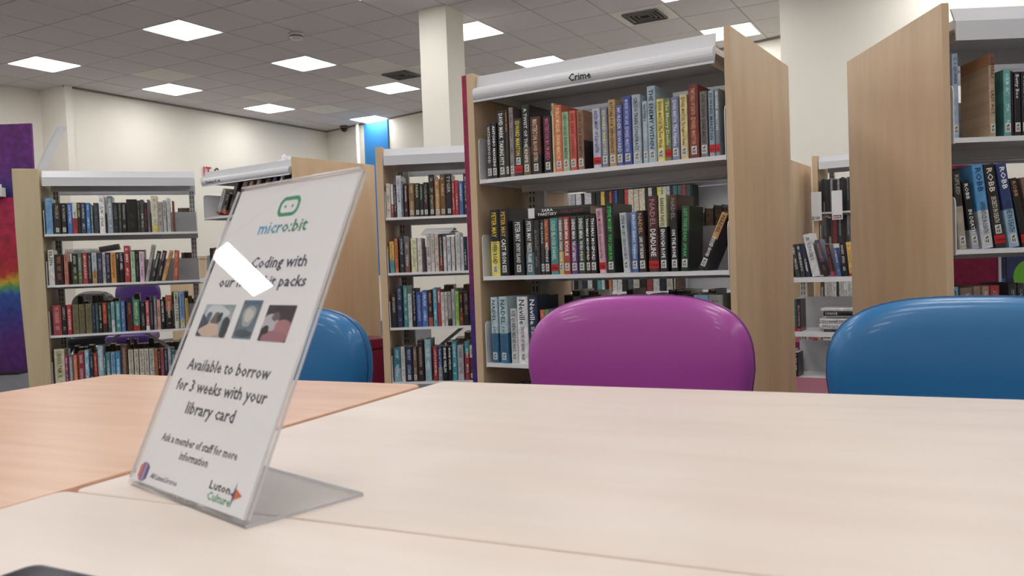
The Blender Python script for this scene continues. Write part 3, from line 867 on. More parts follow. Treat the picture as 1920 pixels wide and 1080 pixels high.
ORD = 'zeroth first second third fourth fifth sixth seventh eighth ninth tenth eleventh twelfth thirteenth fourteenth fifteenth sixteenth seventeenth eighteenth nineteenth twentieth'.split()
TENS = {2: 'twenty', 3: 'thirty', 4: 'forty', 5: 'fifty'}
def ordinal(n):
    if n <= 20: return ORD[n]
    a, b = divmod(n, 10)
    return TENS[a][:-1] + 'ieth' if b == 0 else TENS[a] + '-' + ORD[b]
def cname(h):
    import colorsys
    r_, g_, b_ = [int(h[i:i+2], 16) / 255 for i in (0, 2, 4)]
    H, S, V = colorsys.rgb_to_hsv(r_, g_, b_); H *= 360
    if S < 0.13: return 'black' if V < 0.22 else 'dark grey' if V < 0.4 else 'grey' if V < 0.62 else 'light grey' if V < 0.76 else 'white'
    if V < 0.2: return 'black'
    if H < 14 or H >= 345: n_ = 'red' if S > 0.55 else ('maroon' if V < 0.45 else 'pink')
    elif H < 40: n_ = 'orange' if (S > 0.6 and V > 0.6) else ('cream' if S < 0.3 and V > 0.65 else 'brown')
    elif H < 70: n_ = 'yellow' if S > 0.5 and V > 0.6 else ('cream' if V > 0.65 else 'olive')
    elif H < 165: n_ = 'green'
    elif H < 198: n_ = 'teal'
    elif H < 250: n_ = 'blue'
    elif H < 290: n_ = 'violet'
    else: n_ = 'magenta'
    if n_ in ('cream', 'maroon', 'pink', 'olive'): return n_
    if V < 0.42: return 'dark ' + n_
    if S < 0.35 and V > 0.6: return 'pale ' + n_
    return n_

# shared unit meshes: width x 0..1, depth y 0..1, height z 0..1
q = MB(); q.box(0, 0.07, 0.02, 1, 0, 1); q.box(0.93, 1, 0.02, 1, 0, 1); COVER = q.mesh('book_boards', M_BOOK)
q = MB()
prof = [(0.0, 0.028), (0.06, 0.010), (0.25, 0.0), (0.75, 0.0), (0.94, 0.010), (1.0, 0.028), (0.93, 0.05), (0.07, 0.05)]
q.prism(prof, 'z', 0, 1); SPINE = q.mesh('book_spine', M_BOOK)
q = MB(); q.box(0.07, 0.93, 0.04, 0.96, 0.012, 0.985); PAGES = q.mesh('book_pages', M_PAGES); q2 = MB(); q2.box(0.07, 0.93, 0.04, 0.96, 0.012, 0.985); PAGESB = q2.mesh('book_pages_shaded', M_BROWNP)
q = MB(); q.box(0, 1, 0, 1, 0, 1, 0)
for (a, b, c, d) in ((.2, .32, .15, .45), (.42, .5, .15, .45), (.6, .72, .12, .5), (.25, .7, .62, .74), (.55, .7, .74, .88), (.25, .35, .52, .64)):
    q.box(a, b, -0.2, 0.1, c, d, 1)
STICK = q.mesh('spine_sticker', [M_STICK, M_INK])
q = MB(); q.box(0, 1, 0, 1, 0, 1); STRIPM = q.mesh('genre_strip', M_STRIP)

def parse_colors(c):
    if '/' in c: hi, r_ = c.split('/'); lo, f = r_.split('@'); return lo, hi, float(f)
    if '^' in c: lo, r_ = c.split('^'); hi, f = r_.split('@'); return lo, hi, 1 - float(f)
    return c, c, 0.5
GB = 1.12
def soft(h, k=0.80):
    r_, g_, b_, a_ = lin(h, GB); y_ = .3 * r_ + .55 * g_ + .15 * b_
    return (y_ + (r_ - y_) * k + .004, y_ + (g_ - y_) * k + .004, y_ + (b_ - y_) * k + .004, 1.0)
def make_book(parent_m, w, h, depth, c, ink, flags, text, label, group, cover=None, shaded=False, detail=True):
    """parent_m: world matrix whose origin is the lower left front corner of the book, x right, y into the shelf, z up the spine"""
    lo, hi, sp = parse_colors(c)
    root = bpy.data.objects.new('book', None); COL.objects.link(root); root.empty_display_size = 0.03
    root.matrix_world = parent_m
    tag(root, label, 'book', group)
    def props(o, lo_, hi_, pr):
        o['low'] = list(soft(lo_))[:3]; o['high'] = list(soft(hi_))[:3]; o['ink'] = list(lin(ink))[:3]; o['split'] = float(sp); o['dims'] = [w, h, pr]
    cv = link('cover', COVER, root, None, None, (w, depth, h)); 
    cc = cover if cover else (lo, hi)
    props(cv, cc[0], cc[1], 0.0)
    link('pages', PAGESB if shaded else PAGES, root, None, None, (w, depth, h))
    s_ = link('spine', SPINE, root, None, None, (w, depth, h)); props(s_, lo, hi, 0.0 if (text or w < 0.008 or 'n' in flags) else 1.0)
    zt0 = 0.05
    if 's' in flags:
        sw = min(w * 0.72, 0.017); z0 = 0.012 if 'r' not in flags else 0.040
        st = link('spine_sticker', STICK, root, ((w - sw) / 2, -0.0006, z0), None, (sw, 0.0012, 0.026)); zt0 = z0 + 0.032
    if 'r' in flags:
        link('genre_strip', STRIPM, root, (0.0004, -0.0005, 0.012), None, (w - 0.0008, 0.0012, 0.024)); zt0 = max(zt0, 0.042)
        put_text('Crime', root, (w * 0.06, -0.0008, 0.0185), (1, 0, 0), (0, 0, 1), min(w * 0.42, 0.010), w * 0.88, M_INK, 'strip_lettering')
    if text:
        segs = text.split('~'); inks = ink.split(':')
        top = h * 0.955; L = top - zt0
        if len(segs) == 1: spans = [(top, L)]
        else: spans = [(top, L * 0.48), (top - L * 0.52, L * 0.48)]
        for k, (sg, (z1, ln)) in enumerate(zip(segs, spans)):
            cap = w * (0.50 if len(sg) < 18 else 0.42)
            tw = TXT[sg][1]
            ln2 = min(ln, tw * cap / CAP * 1.25)
            cap = min(cap, ln2 / tw * CAP * 2.2)
            put_text(sg, root, (w / 2 - cap / 2, -0.0004, z1 - (0 if k else 0.0)), (0, 0, -1), (1, 0, 0), cap, ln2, inkmat(inks[min(k, len(inks) - 1)]), 'title')
    return root

# books past the limit of singles (rows glimpsed from behind or far off) are gathered into one mesh
SB = MB(); SBC = []
def stuff_book(M_, w, h, d, c):
    lo, hi, sp = parse_colors(c); n0 = len(SB.v); f0 = len(SB.f)
    SB.box(0, .0014, 0, d, 0, h); SB.box(w - .0014, w, 0, d, 0, h)
    SB.box(.0014, w - .0014, -.0006, .002, 0, h * sp); SB.box(.0014, w - .0014, -.0006, .002, h * sp, h)
    SB.box(.0014, w - .0014, .002, d * .96, .002, h * .985)
    for i in range(n0, len(SB.v)): SB.v[i] = tuple(M_ @ Vector(SB.v[i]))
    cl = soft(lo); ch = soft(hi); pg = lin(random.choice(['7c6a54', '8c7860', 'a08c70', '6a5846']))  # page browns kept dark: shelf shadow is put into the colour
    for col in (ch, ch, cl, ch, pg): SBC.extend([col] * 6)
UN = {'crime': ((-0.112, 3.019), -32.6), 'left': ((-2.917, 5.193), 20.5), 'mid': ((-0.713, 4.776), -4.2), 'right': ((1.285, 2.365), -1.0),
      'fic': ((-2.057, 5.588), -35.6), 'low': ((1.704, 5.095), -32.6), 'comic': ((2.405, 6.42), -32.6), 'back': ((0.532, 7.182), -32.6)}
def umat(u):
    (x, y), a = UN[u]
    return Matrix.Translation((x, y, 0)) @ Matrix.Rotation(R(a), 4, 'Z')
PLACE = {'crime1': 'top shelf of the unit headed Crime', 'crime2': 'second shelf of the unit headed Crime', 'crime3': 'third shelf of the unit headed Crime',
         'left1': 'top shelf of the leftmost bookcase', 'left2': 'second shelf of the leftmost bookcase', 'left3': 'third shelf of the leftmost bookcase', 'left4': 'fourth shelf of the leftmost bookcase',
         'mid1': 'top shelf of the bookcase below the pillar', 'mid2': 'second shelf of the bookcase below the pillar', 'mid3': 'third shelf of the bookcase below the pillar', 'mid4': 'fourth shelf of the bookcase below the pillar',
         'right1': 'top shelf of the bookcase at right edge', 'right2': 'second shelf of the bookcase at right edge', 'right3': 'third shelf of the bookcase at right edge',
         'fic1': 'sloping top shelf headed Fiction', 'low1': 'low shelf between the big wooden end panels', 'back1': 'upper row seen through the Crime unit', 'back2': 'lower row seen through the Crime unit'}
SHORT = {k: v for k, v in PLACE.items()}
allt = ['Crime', 'Fiction P', 'micro:bit', 'Get Coding with', 'our microbit packs', 'Available to borrow', 'for 3 weeks with your', 'library card', 'Ask a member of staff for more', 'information',
        'All Luton', 'Libraries', 'Luton', 'Culture', 'IDW', 'MARVEL', 'IT', 'S', 'SARA', 'PARETSKY', 'FALLOUT', 'STEVE', 'MOSBY', 'CHASE', 'Cornwell', 'FLESH AND BLOOD', 'Nick', 'Co', 'Ige', 'Stuart', 'Neville', 'J.D.']
for k, (u, z, t_) in ROWS.items():
    for ln in t_.strip().split('\n'):
        allt += [s_ for s_ in ln.split('|')[4].split('~') if s_]
prepare_texts(allt)

COVERS = {('crime2b', 18): ('202622', '2c3a2e'), ('crime2b', 19): ('1a1717', '3a1c2c'), ('crime2b', 11): ('202224', '3a3c3c'), ('right1', 1): ('b89468', 'b0703a'), ('crime1a', 13): ('2a1c14', 'a8744a'), ('crime1a', 4): ('302a30', '5a4a4a'), ('right1', 2): ('2a6a68', '2f7a74'), ('mid2', 5): ('c8c0b8', 'ccc8c4'), ('left1', 8): ('36424c', '50606a')}
counts = {}
order = {}
for k in ROWS:
    base = k[:-1] if k[-1] in 'ab' else k
    order.setdefault(base, []).append(k)
seen_lab = {}
for base, ks in order.items():
    items = []
    for k in ks:
        u, z, t_ = ROWS[k]
        for i, ln in enumerate(t_.strip().split('\n')):
            n_, c, ink, fl_, tx = ln.split('|')
            items.append((k, i, u, z, [float(v) for v in n_.split(',')], c, ink, fl_, tx))
    N_ = len(items)
    if base.startswith('back'):
        for (k, i, u, z, (X, w, h, lean), c, ink, fl_, tx) in items: stuff_book(umat(u) @ Matrix.Translation((X + .0004, .01, z + .0004)), w - .0008, h, .14, c)
        continue
    for j, (k, i, u, z, (X, w, h, lean), c, ink, fl_, tx) in enumerate(items):
        lo, hi, sp = parse_colors(c)
        a, b = cname(hi), cname(lo)
        col = a if a == b else a + ' and ' + b
        L_ = j + 1; Rr = N_ - j
        end_known = base in ('crime1', 'crime2', 'left1', 'left2')
        if end_known and Rr < L_: pos = ('rightmost' if Rr == 1 else ordinal(Rr) + ' from right') 
        else: pos = ('leftmost' if L_ == 1 else ordinal(L_) + ' from left')
        lab = f"{col} {'leaning ' if abs(lean) > 4 else ''}book, {pos}, {SHORT[base]}"
        if len(lab.split()) > 16: lab = lab.replace(' the ', ' ').replace(' and ', '-and-')
        dep = 0.128 if h < 0.206 else 0.155
        w2 = w - 0.0008
        M_ = umat(u) @ Matrix.Translation((X + 0.0004, 0.008 + random.uniform(0, 0.004), z + 0.0004))
        if abs(lean) > 1.6:
            a_ = R(lean)
            if lean > 0:   # leans to the right: pivots on its lower right corner
                M_ = M_ @ Matrix.Translation((w / math.cos(a_), 0, 0)) @ Matrix.Rotation(a_, 4, 'Y') @ Matrix.Translation((-w2, 0, 0))
            else:
                M_ = M_ @ Matrix.Rotation(a_, 4, 'Y')
        if base == 'fic1': M_ = umat(u) @ Matrix.Translation((0, 0, 0)) @ Matrix.Translation((X + 0.03, 0.008, z + 0.0004)) @ Matrix.Rotation(R(min(lean, 27)), 4, 'Y') @ Matrix.Translation((-w2, 0, 0))
        make_book(M_, w2, h, dep, c, ink, fl_, tx, lab, 'books, ' + PLACE[base], COVERS.get((k, i)))
# ---- more books that are built one by one
def fmat(u, x, y, z): return umat(u) @ Matrix.Translation((x, y, z))
def front_row(u, z, x, specs, place, start, end_txt=''):
    for i, (w, h, c, ink, tx) in enumerate(specs):
        lo, hi, sp = parse_colors(c); a, b = cname(hi), cname(lo); col = a if a == b else a + ' and ' + b
        make_book(fmat(u, x + .0005, 0.010 + random.uniform(0, .004), z + .0004), w - .001, h, 0.13 if h < .206 else .155, c, ink, '', tx, f'{col} book, {ordinal(start + i)} from left, {place}', 'books, ' + place)
        x += w
    return x
sp3 = []
cs3 = ['1c1a1c', '262a30', '1a1c20', '3a2420', '202024', '2a2c34', '18181a', '4a3a2c', '20242c', '1c1c1e', '2c2224', '1e2024', '3c3c40', '1a1a1c', '2a1e1e']
for i in range(14): sp3.append((0.030, 0.198 if i % 3 else 0.238, cs3[i], 'a8a8a8', ''))
xe = front_row('crime', ZC - .364, .372, sp3, PLACE['crime3'], 12)
front_row('crime', ZC - .364, .802, [(0.046, .24, '6f9ab8', '1c2430', ''), (0.046, .24, '8c8c88', '2a2a2a', '')], PLACE['crime3'], 26)

def flat_book(u, x0, L, y, z, th, dep, c, ink, label, group=None, tilt=0.0, text='', fl=''):
    """a book lying on its side, spine to the front, reading left to right"""
    a = R(tilt)
    M_ = fmat(u, x0, y, z) @ Matrix.Rotation(-a, 4, 'Y') @ Matrix.Translation((L, 0, 0)) @ Matrix(((0, 0, -1, 0), (0, 1, 0, 0), (1, 0, 0, 0), (0, 0, 0, 1)))
    return make_book(M_, th, L, dep, c, ink, fl, text, label, group)
b = flat_book('crime', .205, .24, .012, ZC + .1525, .034, .155, '1a1a1c', 'e8e8e8', 'black hardback lying flat on top of the books, second shelf of Crime unit', fl='n')
put_text('SARA', b, (.0195, -.0006, .185), (0, 0, -1), (1, 0, 0), .0095, .045, inkmat('f0f0f0'), 'title')
put_text('PARETSKY', b, (.006, -.0006, .200), (0, 0, -1), (1, 0, 0), .0095, .075, inkmat('f0f0f0'), 'title')
put_text('FALLOUT', b, (.0105, -.0006, .108), (0, 0, -1), (1, 0, 0), .0105, .085, inkmat('7a343a'), 'title')
q = MB(); q.box(-.0005, .0345, -.001, .02, .215, .2405); o = q.obj('spine_wrap', M_PAPER, b); o['label'] = 'white wrap at one end'
flat_book('left', .105, .20, .02, ZC + .160, .026, .13, 'a8a6a0', '606060', 'grey-white book lying flat across the books on second shelf of leftmost bookcase')
flat_book('left', .305, .115, .02, ZC + .160, .034, .13, '2a201c', '2a201c', 'dark brown book lying tilted beside the grey-white flat one, leftmost bookcase', tilt=9)
# cover lettering on two face-visible jackets is left to the spines; pile of flat books on the low shelf
zz = ZC - .49
for i, (th, L, x0, c, ink, tx, lab) in enumerate([(.016, .24, .20, '28242a', '909090', '', 'thin black book at the very bottom of the flat pile'), (.034, .25, .175, 'c9c5c6/8a6a64@.2', '5a5a5a', '', 'thick white book near the bottom of the flat pile'),
      (.030, .25, .178, 'd0d2d4', '202028', 'Cornwell~FLESH AND BLOOD', 'white book with black lettering in the middle of the flat pile'), (.016, .21, .215, '8a8884', '606060', '', 'thin grey book in the flat pile below the black one'),
      (.026, .22, .20, '1c1618', 'f0e0e0', 'CHASE', 'black book second from the top of the flat pile'), (.020, .25, .185, 'd4d4d2', 'b0b0b0', '', 'white book on top of the flat pile')]):
    flat_book('low', x0, L, .012, zz + .0005, th, .15, c, ink, lab + ', low shelf', 'pile of flat books on the low shelf', text=tx); zz += th + .0006
front_row('low', ZC - .49, .012, [(.03, .20, '1f6a64/a02028@.15', '101010', ''), (.026, .20, '3a2024/a04048@.1', 'c8a0a0', '')], 'second tier of the low shelf', 1)
front_row('low', ZC - .77, .015, [(.03, .15, '18181a', 'e0e0e0', '')], 'bottom tier of the low shelf', 1)
front_row('low', ZC - .77, .25, [(.03, .2, 'c4c4c0', '505050', ''), (.028, .2, '1c1c1e', '909090', ''), (.03, .2, '3a3a3c', '909090', '')], 'bottom tier of the low shelf', 2)
# comics bookcase
def comic_row(z, x, specs):
    for w, h, c, ink, tx in specs: stuff_book(fmat('comic', x, .01 + random.uniform(0, .004), z + .0004), w - .0006, h, .16, c + '/' + random.choice(['8a8c90', '601c20', c, c, '202024']) + '@.3'); x += w
random.seed(11)
pal = ['18181a', '202024', '3a1418', '141416', '2c2c30', '1a1a1e', '5a5c60', '221c1e', '1c2028', '2a2a2c', '8a8c90', '601c20', '101012', '262022']
x = .01; sp = []
while x < .56:
    w = random.uniform(.010, .017); sp.append((w, random.uniform(.235, .262) if False else .25 + random.uniform(-.012, .01), random.choice(pal), random.choice(['c0c0c0', 'f0f0f0', 'a02028']), '')); x += w
comic_row(ZC + .30, .012, sp)
x = .03; sp = []
pal2 = pal + ['a02420', '8a1c20', '7a7a7c', 'a06a70']
while x < .56:
    w = random.uniform(.010, .018); sp.append((w, .215 + random.uniform(-.02, .01), random.choice(pal2), random.choice(['c0c0c0', 'f0f0f0', 'a02028']), '')); x += w
comic_row(ZC + .05, .03, sp)
x = .01; sp = []
while x < .5:
    w = random.uniform(.014, .02); sp.append((w, .19, random.choice(['c8c8c4', 'd0d0cc', 'b8b8b4', '202022', 'c8c8c4']), '202020', '')); x += w
comic_row(ZC - .43, .02, sp)

# rear rows: spines face the other aisle, page edges face us
def rear_row(u, z, x0, x1, place, hs=(.198, .198, .21, .178, .235)):
    x = x0; random.seed(int(abs(x0) * 1000) + len(place))
    while x < x1 - .02:
        w = random.uniform(.022, .042); h = random.choice(hs)
        if x + w > x1: break
        M_ = fmat(u, x + w - .0005, .660, z + .0004) @ Matrix.Rotation(math.pi, 4, 'Z')
        c = random.choice(['2a2622', '7a6a58', 'b8b0a0', '1c1c20', '40404a', '5a2420', 'c8c4bc', '2c3a4a'])
        stuff_book(M_, w - .001, h, .13, c)
        x += w
RP = {'left1': .281, 'left2': -.04, 'left3': -.358, 'left4': -.68, 'mid2': -.037, 'mid3': -.354, 'mid4': -.671, 'crime2': -.048, 'crime3': -.364}
rear_row('left', ZC + .281, .77, .885, PLACE['left1'], (.198,)); rear_row('left', ZC - .04, .44, .56, PLACE['left2'], (.225,)); rear_row('left', ZC - .04, .78, .885, PLACE['left2'], (.198,))
rear_row('left', ZC - .358, .10, .88, PLACE['left3']); rear_row('left', ZC - .68, .06, .88, PLACE['left4'])
rear_row('mid', ZC - .037, .16, .50, PLACE['mid2'], (.2, .21, .198)); rear_row('mid', ZC - .354, .24, .56, PLACE['mid3'], (.2, .225)); rear_row('mid', ZC - .671, .24, .56, PLACE['mid4'])
rear_row('crime', ZC - .048, .60, .90, PLACE['crime2'], (.225, .235, .21)); rear_row('crime', ZC - .364, .05, .90, PLACE['crime3'], (.22, .235, .24, .2))

# books carrying on along shelves beyond what the picture frame or nearer things let us see
def fill_front(u, z, x0, x1):
    x = x0; random.seed(int(x0 * 977) + int(z * 100))
    while x < x1 - .045:
        w = random.uniform(.02, .042)
        stuff_book(fmat(u, x, .010, z + .0004), w - .0008, random.choice((.198, .198, .2, .235, .21)), .13, random.choice(['1c1a1c', '262a30', '3a2420', '7a2a28', 'b8b0a4', '3a5a8a', '2a5a58', 'c8c4bc', '8a6a48', '1f2438'])); x += w
for z_, a_ in ((.308, .245), (-.010, .285), (-.335, .235)): fill_front('right', ZC + z_, a_, .86)
fill_front('right', ZC - .66, .02, .8)
for z_ in (-.03, -.35, -.67): fill_front('fic', ZC + z_, .03, .85)
fill_front('crime', ZC - .68, .03, .86)
for z_ in (.282, -.037, -.354, -.671): fill_front('mid', ZC + z_, .505, .86)
for z_ in (-.19, -.68): fill_front('comic', ZC + z_, .03, .6)
me = bpy.data.meshes.new('books'); me.from_pydata(SB.v, [], SB.f)
ca = me.color_attributes.new('tint', 'FLOAT_COLOR', 'CORNER')
for p, c in zip(me.polygons, SBC):
    for li in p.loop_indices: ca.data[li].color = c
ms = mat('book_rows', '808080', .45); a_ = nd(ms, 'ShaderNodeVertexColor'); a_.layer_name = 'tint'; tc = nd(ms, 'ShaderNodeTexCoord')
no = nd(ms, 'ShaderNodeTexNoise'); no.inputs['Scale'].default_value = 70; no.inputs['Detail'].default_value = 3; lk(ms, tc.outputs['Object'], no.inputs['Vector'])
mr = nd(ms, 'ShaderNodeMapRange'); mr.inputs[1].default_value = .35; mr.inputs[2].default_value = .65; mr.inputs[3].default_value = .65; mr.inputs[4].default_value = 1.15; lk(ms, no.outputs[0], mr.inputs[0])
mx = nd(ms, 'ShaderNodeMix', data_type='RGBA', blend_type='MULTIPLY'); mx.inputs[0].default_value = 1.0; lk(ms, a_.outputs[0], mx.inputs[6]); lk(ms, mr.outputs[0], mx.inputs[7]); lk(ms, mx.outputs[2], bsdf(ms).inputs['Base Color'])
me.materials.append(ms); tag(link('books', me), 'rows of books on rear shelves, on the far bookcase and the comics bookcase', 'books', None, 'stuff')

# ================================================================== SHELVING UNITS
def fascia_profile(zt, curved=True):
    # (y, z) section: upper band set back, step, lower band bellied forward
    z = lambda d: zt - d
    if curved: return [(.030, z(0)), (.020, z(.0)), (.014, z(.041)), (.000, z(.045)), (-.006, z(.050)), (-.010, z(.058)), (-.012, z(.068)), (-.0115, z(.076)), (-.008, z(.084)), (-.003, z(.089)), (-.006, z(.092)), (-.008, z(.097)), (.004, z(.097)), (.006, z(.088)), (.020, z(.05)), (.026, z(.012)), (.030, z(.004))]
    return [(.034, z(0)), (.026, z(.0)), (.004, z(.041)), (.000, z(.042)), (.000, z(.097)), (.005, z(.097)), (.006, z(.050)), (.030, z(.006))]
def mirror_y(prof, D): return [(D - y, z) for y, z in prof]
def bookcase(key, label, zs, W=0.9, lp=None, rp=None, rear=True, header='curved', ztop=ZC + .68, bx=(0.0, None), lipth=.014, graphic=None, plate_h=.15, brace=False, bowed=False, woodm=None):
    (ux, uy), ua = UN[key]
    t = thing('bookcase', label, 'bookcase', (ux, uy, 0), R(ua), None)
    D = .67 if rear else .36
    woodm = woodm or M_WOOD
    x0 = bx[0]; x1 = bx[1] if bx[1] else W
    if lp:
        if bowed:
            q = MB(); H = ztop + .009
            L_ = [(lp[0], H), (lp[0] + .004, H * .75), (lp[0] + .012, H * .5), (lp[0] + .03, H * .22), (lp[0] + .04, 0.0)]
            q.prism([(lp[1] + .012, 0.0), (lp[1] + .010, H * .4), (lp[1], H)] + L_, 'y', -.015, .685); q.obj('end_panel', woodm, t, bevel=.002)
        else:
            q = MB(); q.box(lp[0], lp[1], -.004 if rear else 0, D + .015, 0, ztop + .009); q.obj('end_panel', woodm, t, bevel=.001)
        if graphic:
            q = MB(); q.box(lp[0] - .02, lp[0] - .0004, -.004, D + .015, 0, ztop + .006); o = q.obj('graphic_panel', graphic, t); o['label'] = 'magenta to violet printed outer panel'
    if rp:
        q = MB(); q.box(rp[0], rp[1], -.004 if rear else 0, D + .015, 0, ztop + .009); q.obj('end_panel', woodm, t, bevel=.001)
    # uprights with two columns of slots on both faces
    bays = [(x0, x1)] if x1 - x0 < 1.2 else [(x0, (x0 + x1) / 2 - .01), ((x0 + x1) / 2 + .01, x1)]
    yp = .335 if rear else .345
    px_ = []
    for a, b in bays: px_ += [a + .030, b - .030]
    for px in px_:
        q = MB(); q.box(px - .018, px + .018, yp - .02, yp + .02, 0, ztop - .03); up_ = q.obj('upright', M_POST, t)
        q = MB(); zz = .25
        while zz < ztop - .08:
            for dx in (-.010, .006):
                for yy in ((yp - .0206, yp - .0200), (yp + .0200, yp + .0206)):
                    q.box(px + dx, px + dx + .005, yy[0], yy[1], zz, zz + .022)
            zz += .032
        o = q.obj('slots', M_SLOT, up_); o['kind'] = 'stuff'
        if key in ('crime', 'mid') and px < .4:
            q = MB(); q.box(px + .0185, px + .050, yp - .012, yp + .012, .1, ztop - .04); q.obj('upright_cover', M_POST, t)
    sides = [1, -1] if rear else [1]
    for a, b in bays:
        for z in zs:
            for sd in sides:
                Y = (lambda y: y) if sd == 1 else (lambda y: D - y)
                def bx_(q, xa, xb, ya, yb, za, zb):
                    ya, yb = sorted((Y(ya), Y(yb))); q.box(xa, xb, ya, yb, za, zb)
                q = MB(); bx_(q, a + .003, b - .003, .004, .300, z - .003, z); bx_(q, a + .003, b - .003, .0, .0045, z - lipth, z + .0002); bx_(q, a + .003, b - .003, .0045, .016, z - lipth, z - lipth + .002)
                bx_(q, a + .003, b - .003, .285, .300, z - .030, z - .003)
                sh = q.obj('shelf', M_METAL, t)
                if z > .3 or not rear or True:
                    q = MB(); bx_(q, a + .006, b - .006, .3005, .303, z, z + plate_h); q.obj('back_plate', M_GREY, sh)
                for xa, xb in ((a, a + .0026), (b - .0026, b)):
                    pr = [(.0, z - .016), (.0, z + .135), (.006, z + .148), (.016, z + .152), (.26, z + .152), (.30, z + .13), (.304, z - .016)]
                    pr = [(Y(y), zz) for y, zz in pr]
                    q = MB(); q.prism(pr, 'x', xa, xb); br = q.obj('bracket', M_METAL, sh)
    # plinth
    q = MB(); q.box(x0 + .004, x1 - .004, .03, D - .03, 0, .09); q.obj('plinth', M_GREY, t)
    if header:
        cur = header == 'curved'
        for sd in ([1, -1] if rear else [1]):
            pr = fascia_profile(ztop, cur)
            if sd == -1: pr = mirror_y(pr, D)
            q = MB(); q.prism(pr, 'x', 0.0, W - .006)
            hd = q.obj('header', M_FASCIA, t); hd['label'] = 'pale grey stepped header'
            q = MB(); ya, yb = (.03, .30) if sd == 1 else (D - .30, D - .03)
            q.box(.004, W - .01, ya, yb, ztop - .060, ztop - .057)
            ye = .30 if sd == 1 else D - .30
            q.box(.004, W - .01, ye - .001, ye + .001, ztop - .105, ztop - .012)
            q.obj('canopy_plate', M_FASCIA, hd)
            for xx in (.03, W - .04):
                yc = (.03, .316) if sd == 1 else (D - .316, D - .03)
                q = MB(); q.box(xx, xx + .003, yc[0], yc[1], ztop - .085, ztop - .02); q.obj('canopy_arm', M_POST, hd)
            if sd == 1: front = hd
        t_front = front
    else: t_front = None
    if brace:
        q = MB()
        for xa, za, xb, zb in ((.45, ZC - .33, .05, ZC - .64), (.45, ZC - .33, .85, ZC - .64), (.45, ZC - .33, .05, ZC - .02), (.45, ZC - .33, .85, ZC - .02)):
            dx, dz = xb - xa, zb - za; L = math.hypot(dx, dz); nx, nz = -dz / L * .010, dx / L * .010
            if zb > za: continue
            q.prism([(xa + nx, za + nz), (xb + nx, zb + nz), (xb - nx, zb - nz), (xa - nx, za - nz)], 'y', yp - .002, yp + .002)
        q.obj('cross_brace', M_GREY, t)
    return t, t_front

Zs = lambda *a: [ZC + v for v in a]
crime, hd = bookcase('crime', 'double-sided bookcase headed Crime with large maple end panel, centre', Zs(.303, -.048, -.364, -.68), W=.899, lp=(-.030, -.001), rp=(.925, .945), bx=(.010, .922), graphic=M_MAG)
put_text('Crime', hd, (.396, -.0126, ZC + .600), (1, 0, 0), (0, -.05, 1), .0235, .084, M_INK)
left, _ = bookcase('left', 'leftmost bookcase with plain grey header and open right end', Zs(.281, -.04, -.358, -.68), lp=(-.158, -.013), header='flat', brace=True, bowed=True, woodm=M_WOODP)
mid, _ = bookcase('mid', 'bookcase below the pillar, partly hidden by the Crime unit', Zs(.282, -.037, -.354, -.671), lp=(-.045, -.004), header='flat', brace=True)
right, _ = bookcase('right', 'bookcase cut by the right edge with a large maple end panel', Zs(.308, -.010, -.335, -.66), lp=(-.042, -.021), header='flat', bx=(-.012, None))
fic, hf = bookcase('fic', 'bookcase headed Fiction P behind the acrylic sign', Zs(.375, -.03, -.35, -.67), rp=(.915, .935))
put_text('Fiction P', hf, (.055, -.0126, ZC + .599), (1, 0, 0), (0, -.05, 1), .017, .115, M_INK)
q = MB(); q.box(.180, .208, -.0130, -.0126, ZC + .6055, ZC + .6085); q.prism([(.212, ZC + .607), (.199, ZC + .6155), (.199, ZC + .611), (.206, ZC + .607), (.199, ZC + .603), (.199, ZC + .5985)], 'y', -.0130, -.0126); q.obj('arrow', M_INK, hf)
back, _ = bookcase('back', 'long bookcase standing behind the Crime unit', Zs(.30, .0, -.28, -.60), W=1.84, rp=(1.843, 1.863), bx=(0.0, 1.838), plate_h=.27)
comic, _ = bookcase('comic', 'small comics bookcase with bright header between the two big wooden end panels', Zs(.30, .05, -.19, -.43, -.68), lp=(-.05, -.010), rear=False, header='flat', ztop=ZC + .73, plate_h=.08)
low, _ = bookcase('low', 'low grey shelf of leaning hardbacks between the big wooden end panels', Zs(-.156, -.49, -.77), rear=False, header=None, ztop=ZC - .02, lipth=.030, plate_h=.20, bx=(-.02, .92))

# small shelf-edge labels hanging in front of the comics
for s_, x, lab, cc in (('IDW', -.045, 'white hanging label plate reading IDW', '16161a'), ('MARVEL', .105, 'white hanging label plate reading MARVEL', '7a2430')):
    M_ = umat('comic') @ Matrix.Translation((x, -.075, ZC + .235))
    t = bpy.data.objects.new('hanging_label', None); COL.objects.link(t); t.matrix_world = M_; tag(t, lab + ' on the comics bookcase', 'label', None)
    q = MB(); q.box(0, .075, 0, .004, 0, .22); q.box(.03, .045, .004, .074, .02, .03); q.obj('plate', M_PAPER, t)
    if s_ == 'IDW': put_text(s_, t, (.002, -.0005, .006), (1, 0, 0), (0, 0, 1), .026, .062, M_INK)
    else:
        q = MB(); q.box(.008, .068, -.0006, 0, .008, .034); q.obj('logo_box', inkmat(cc), t); put_text(s_, t, (.012, -.0012, .013), (1, 0, 0), (0, 0, 1), .016, .052, M_PAPER)

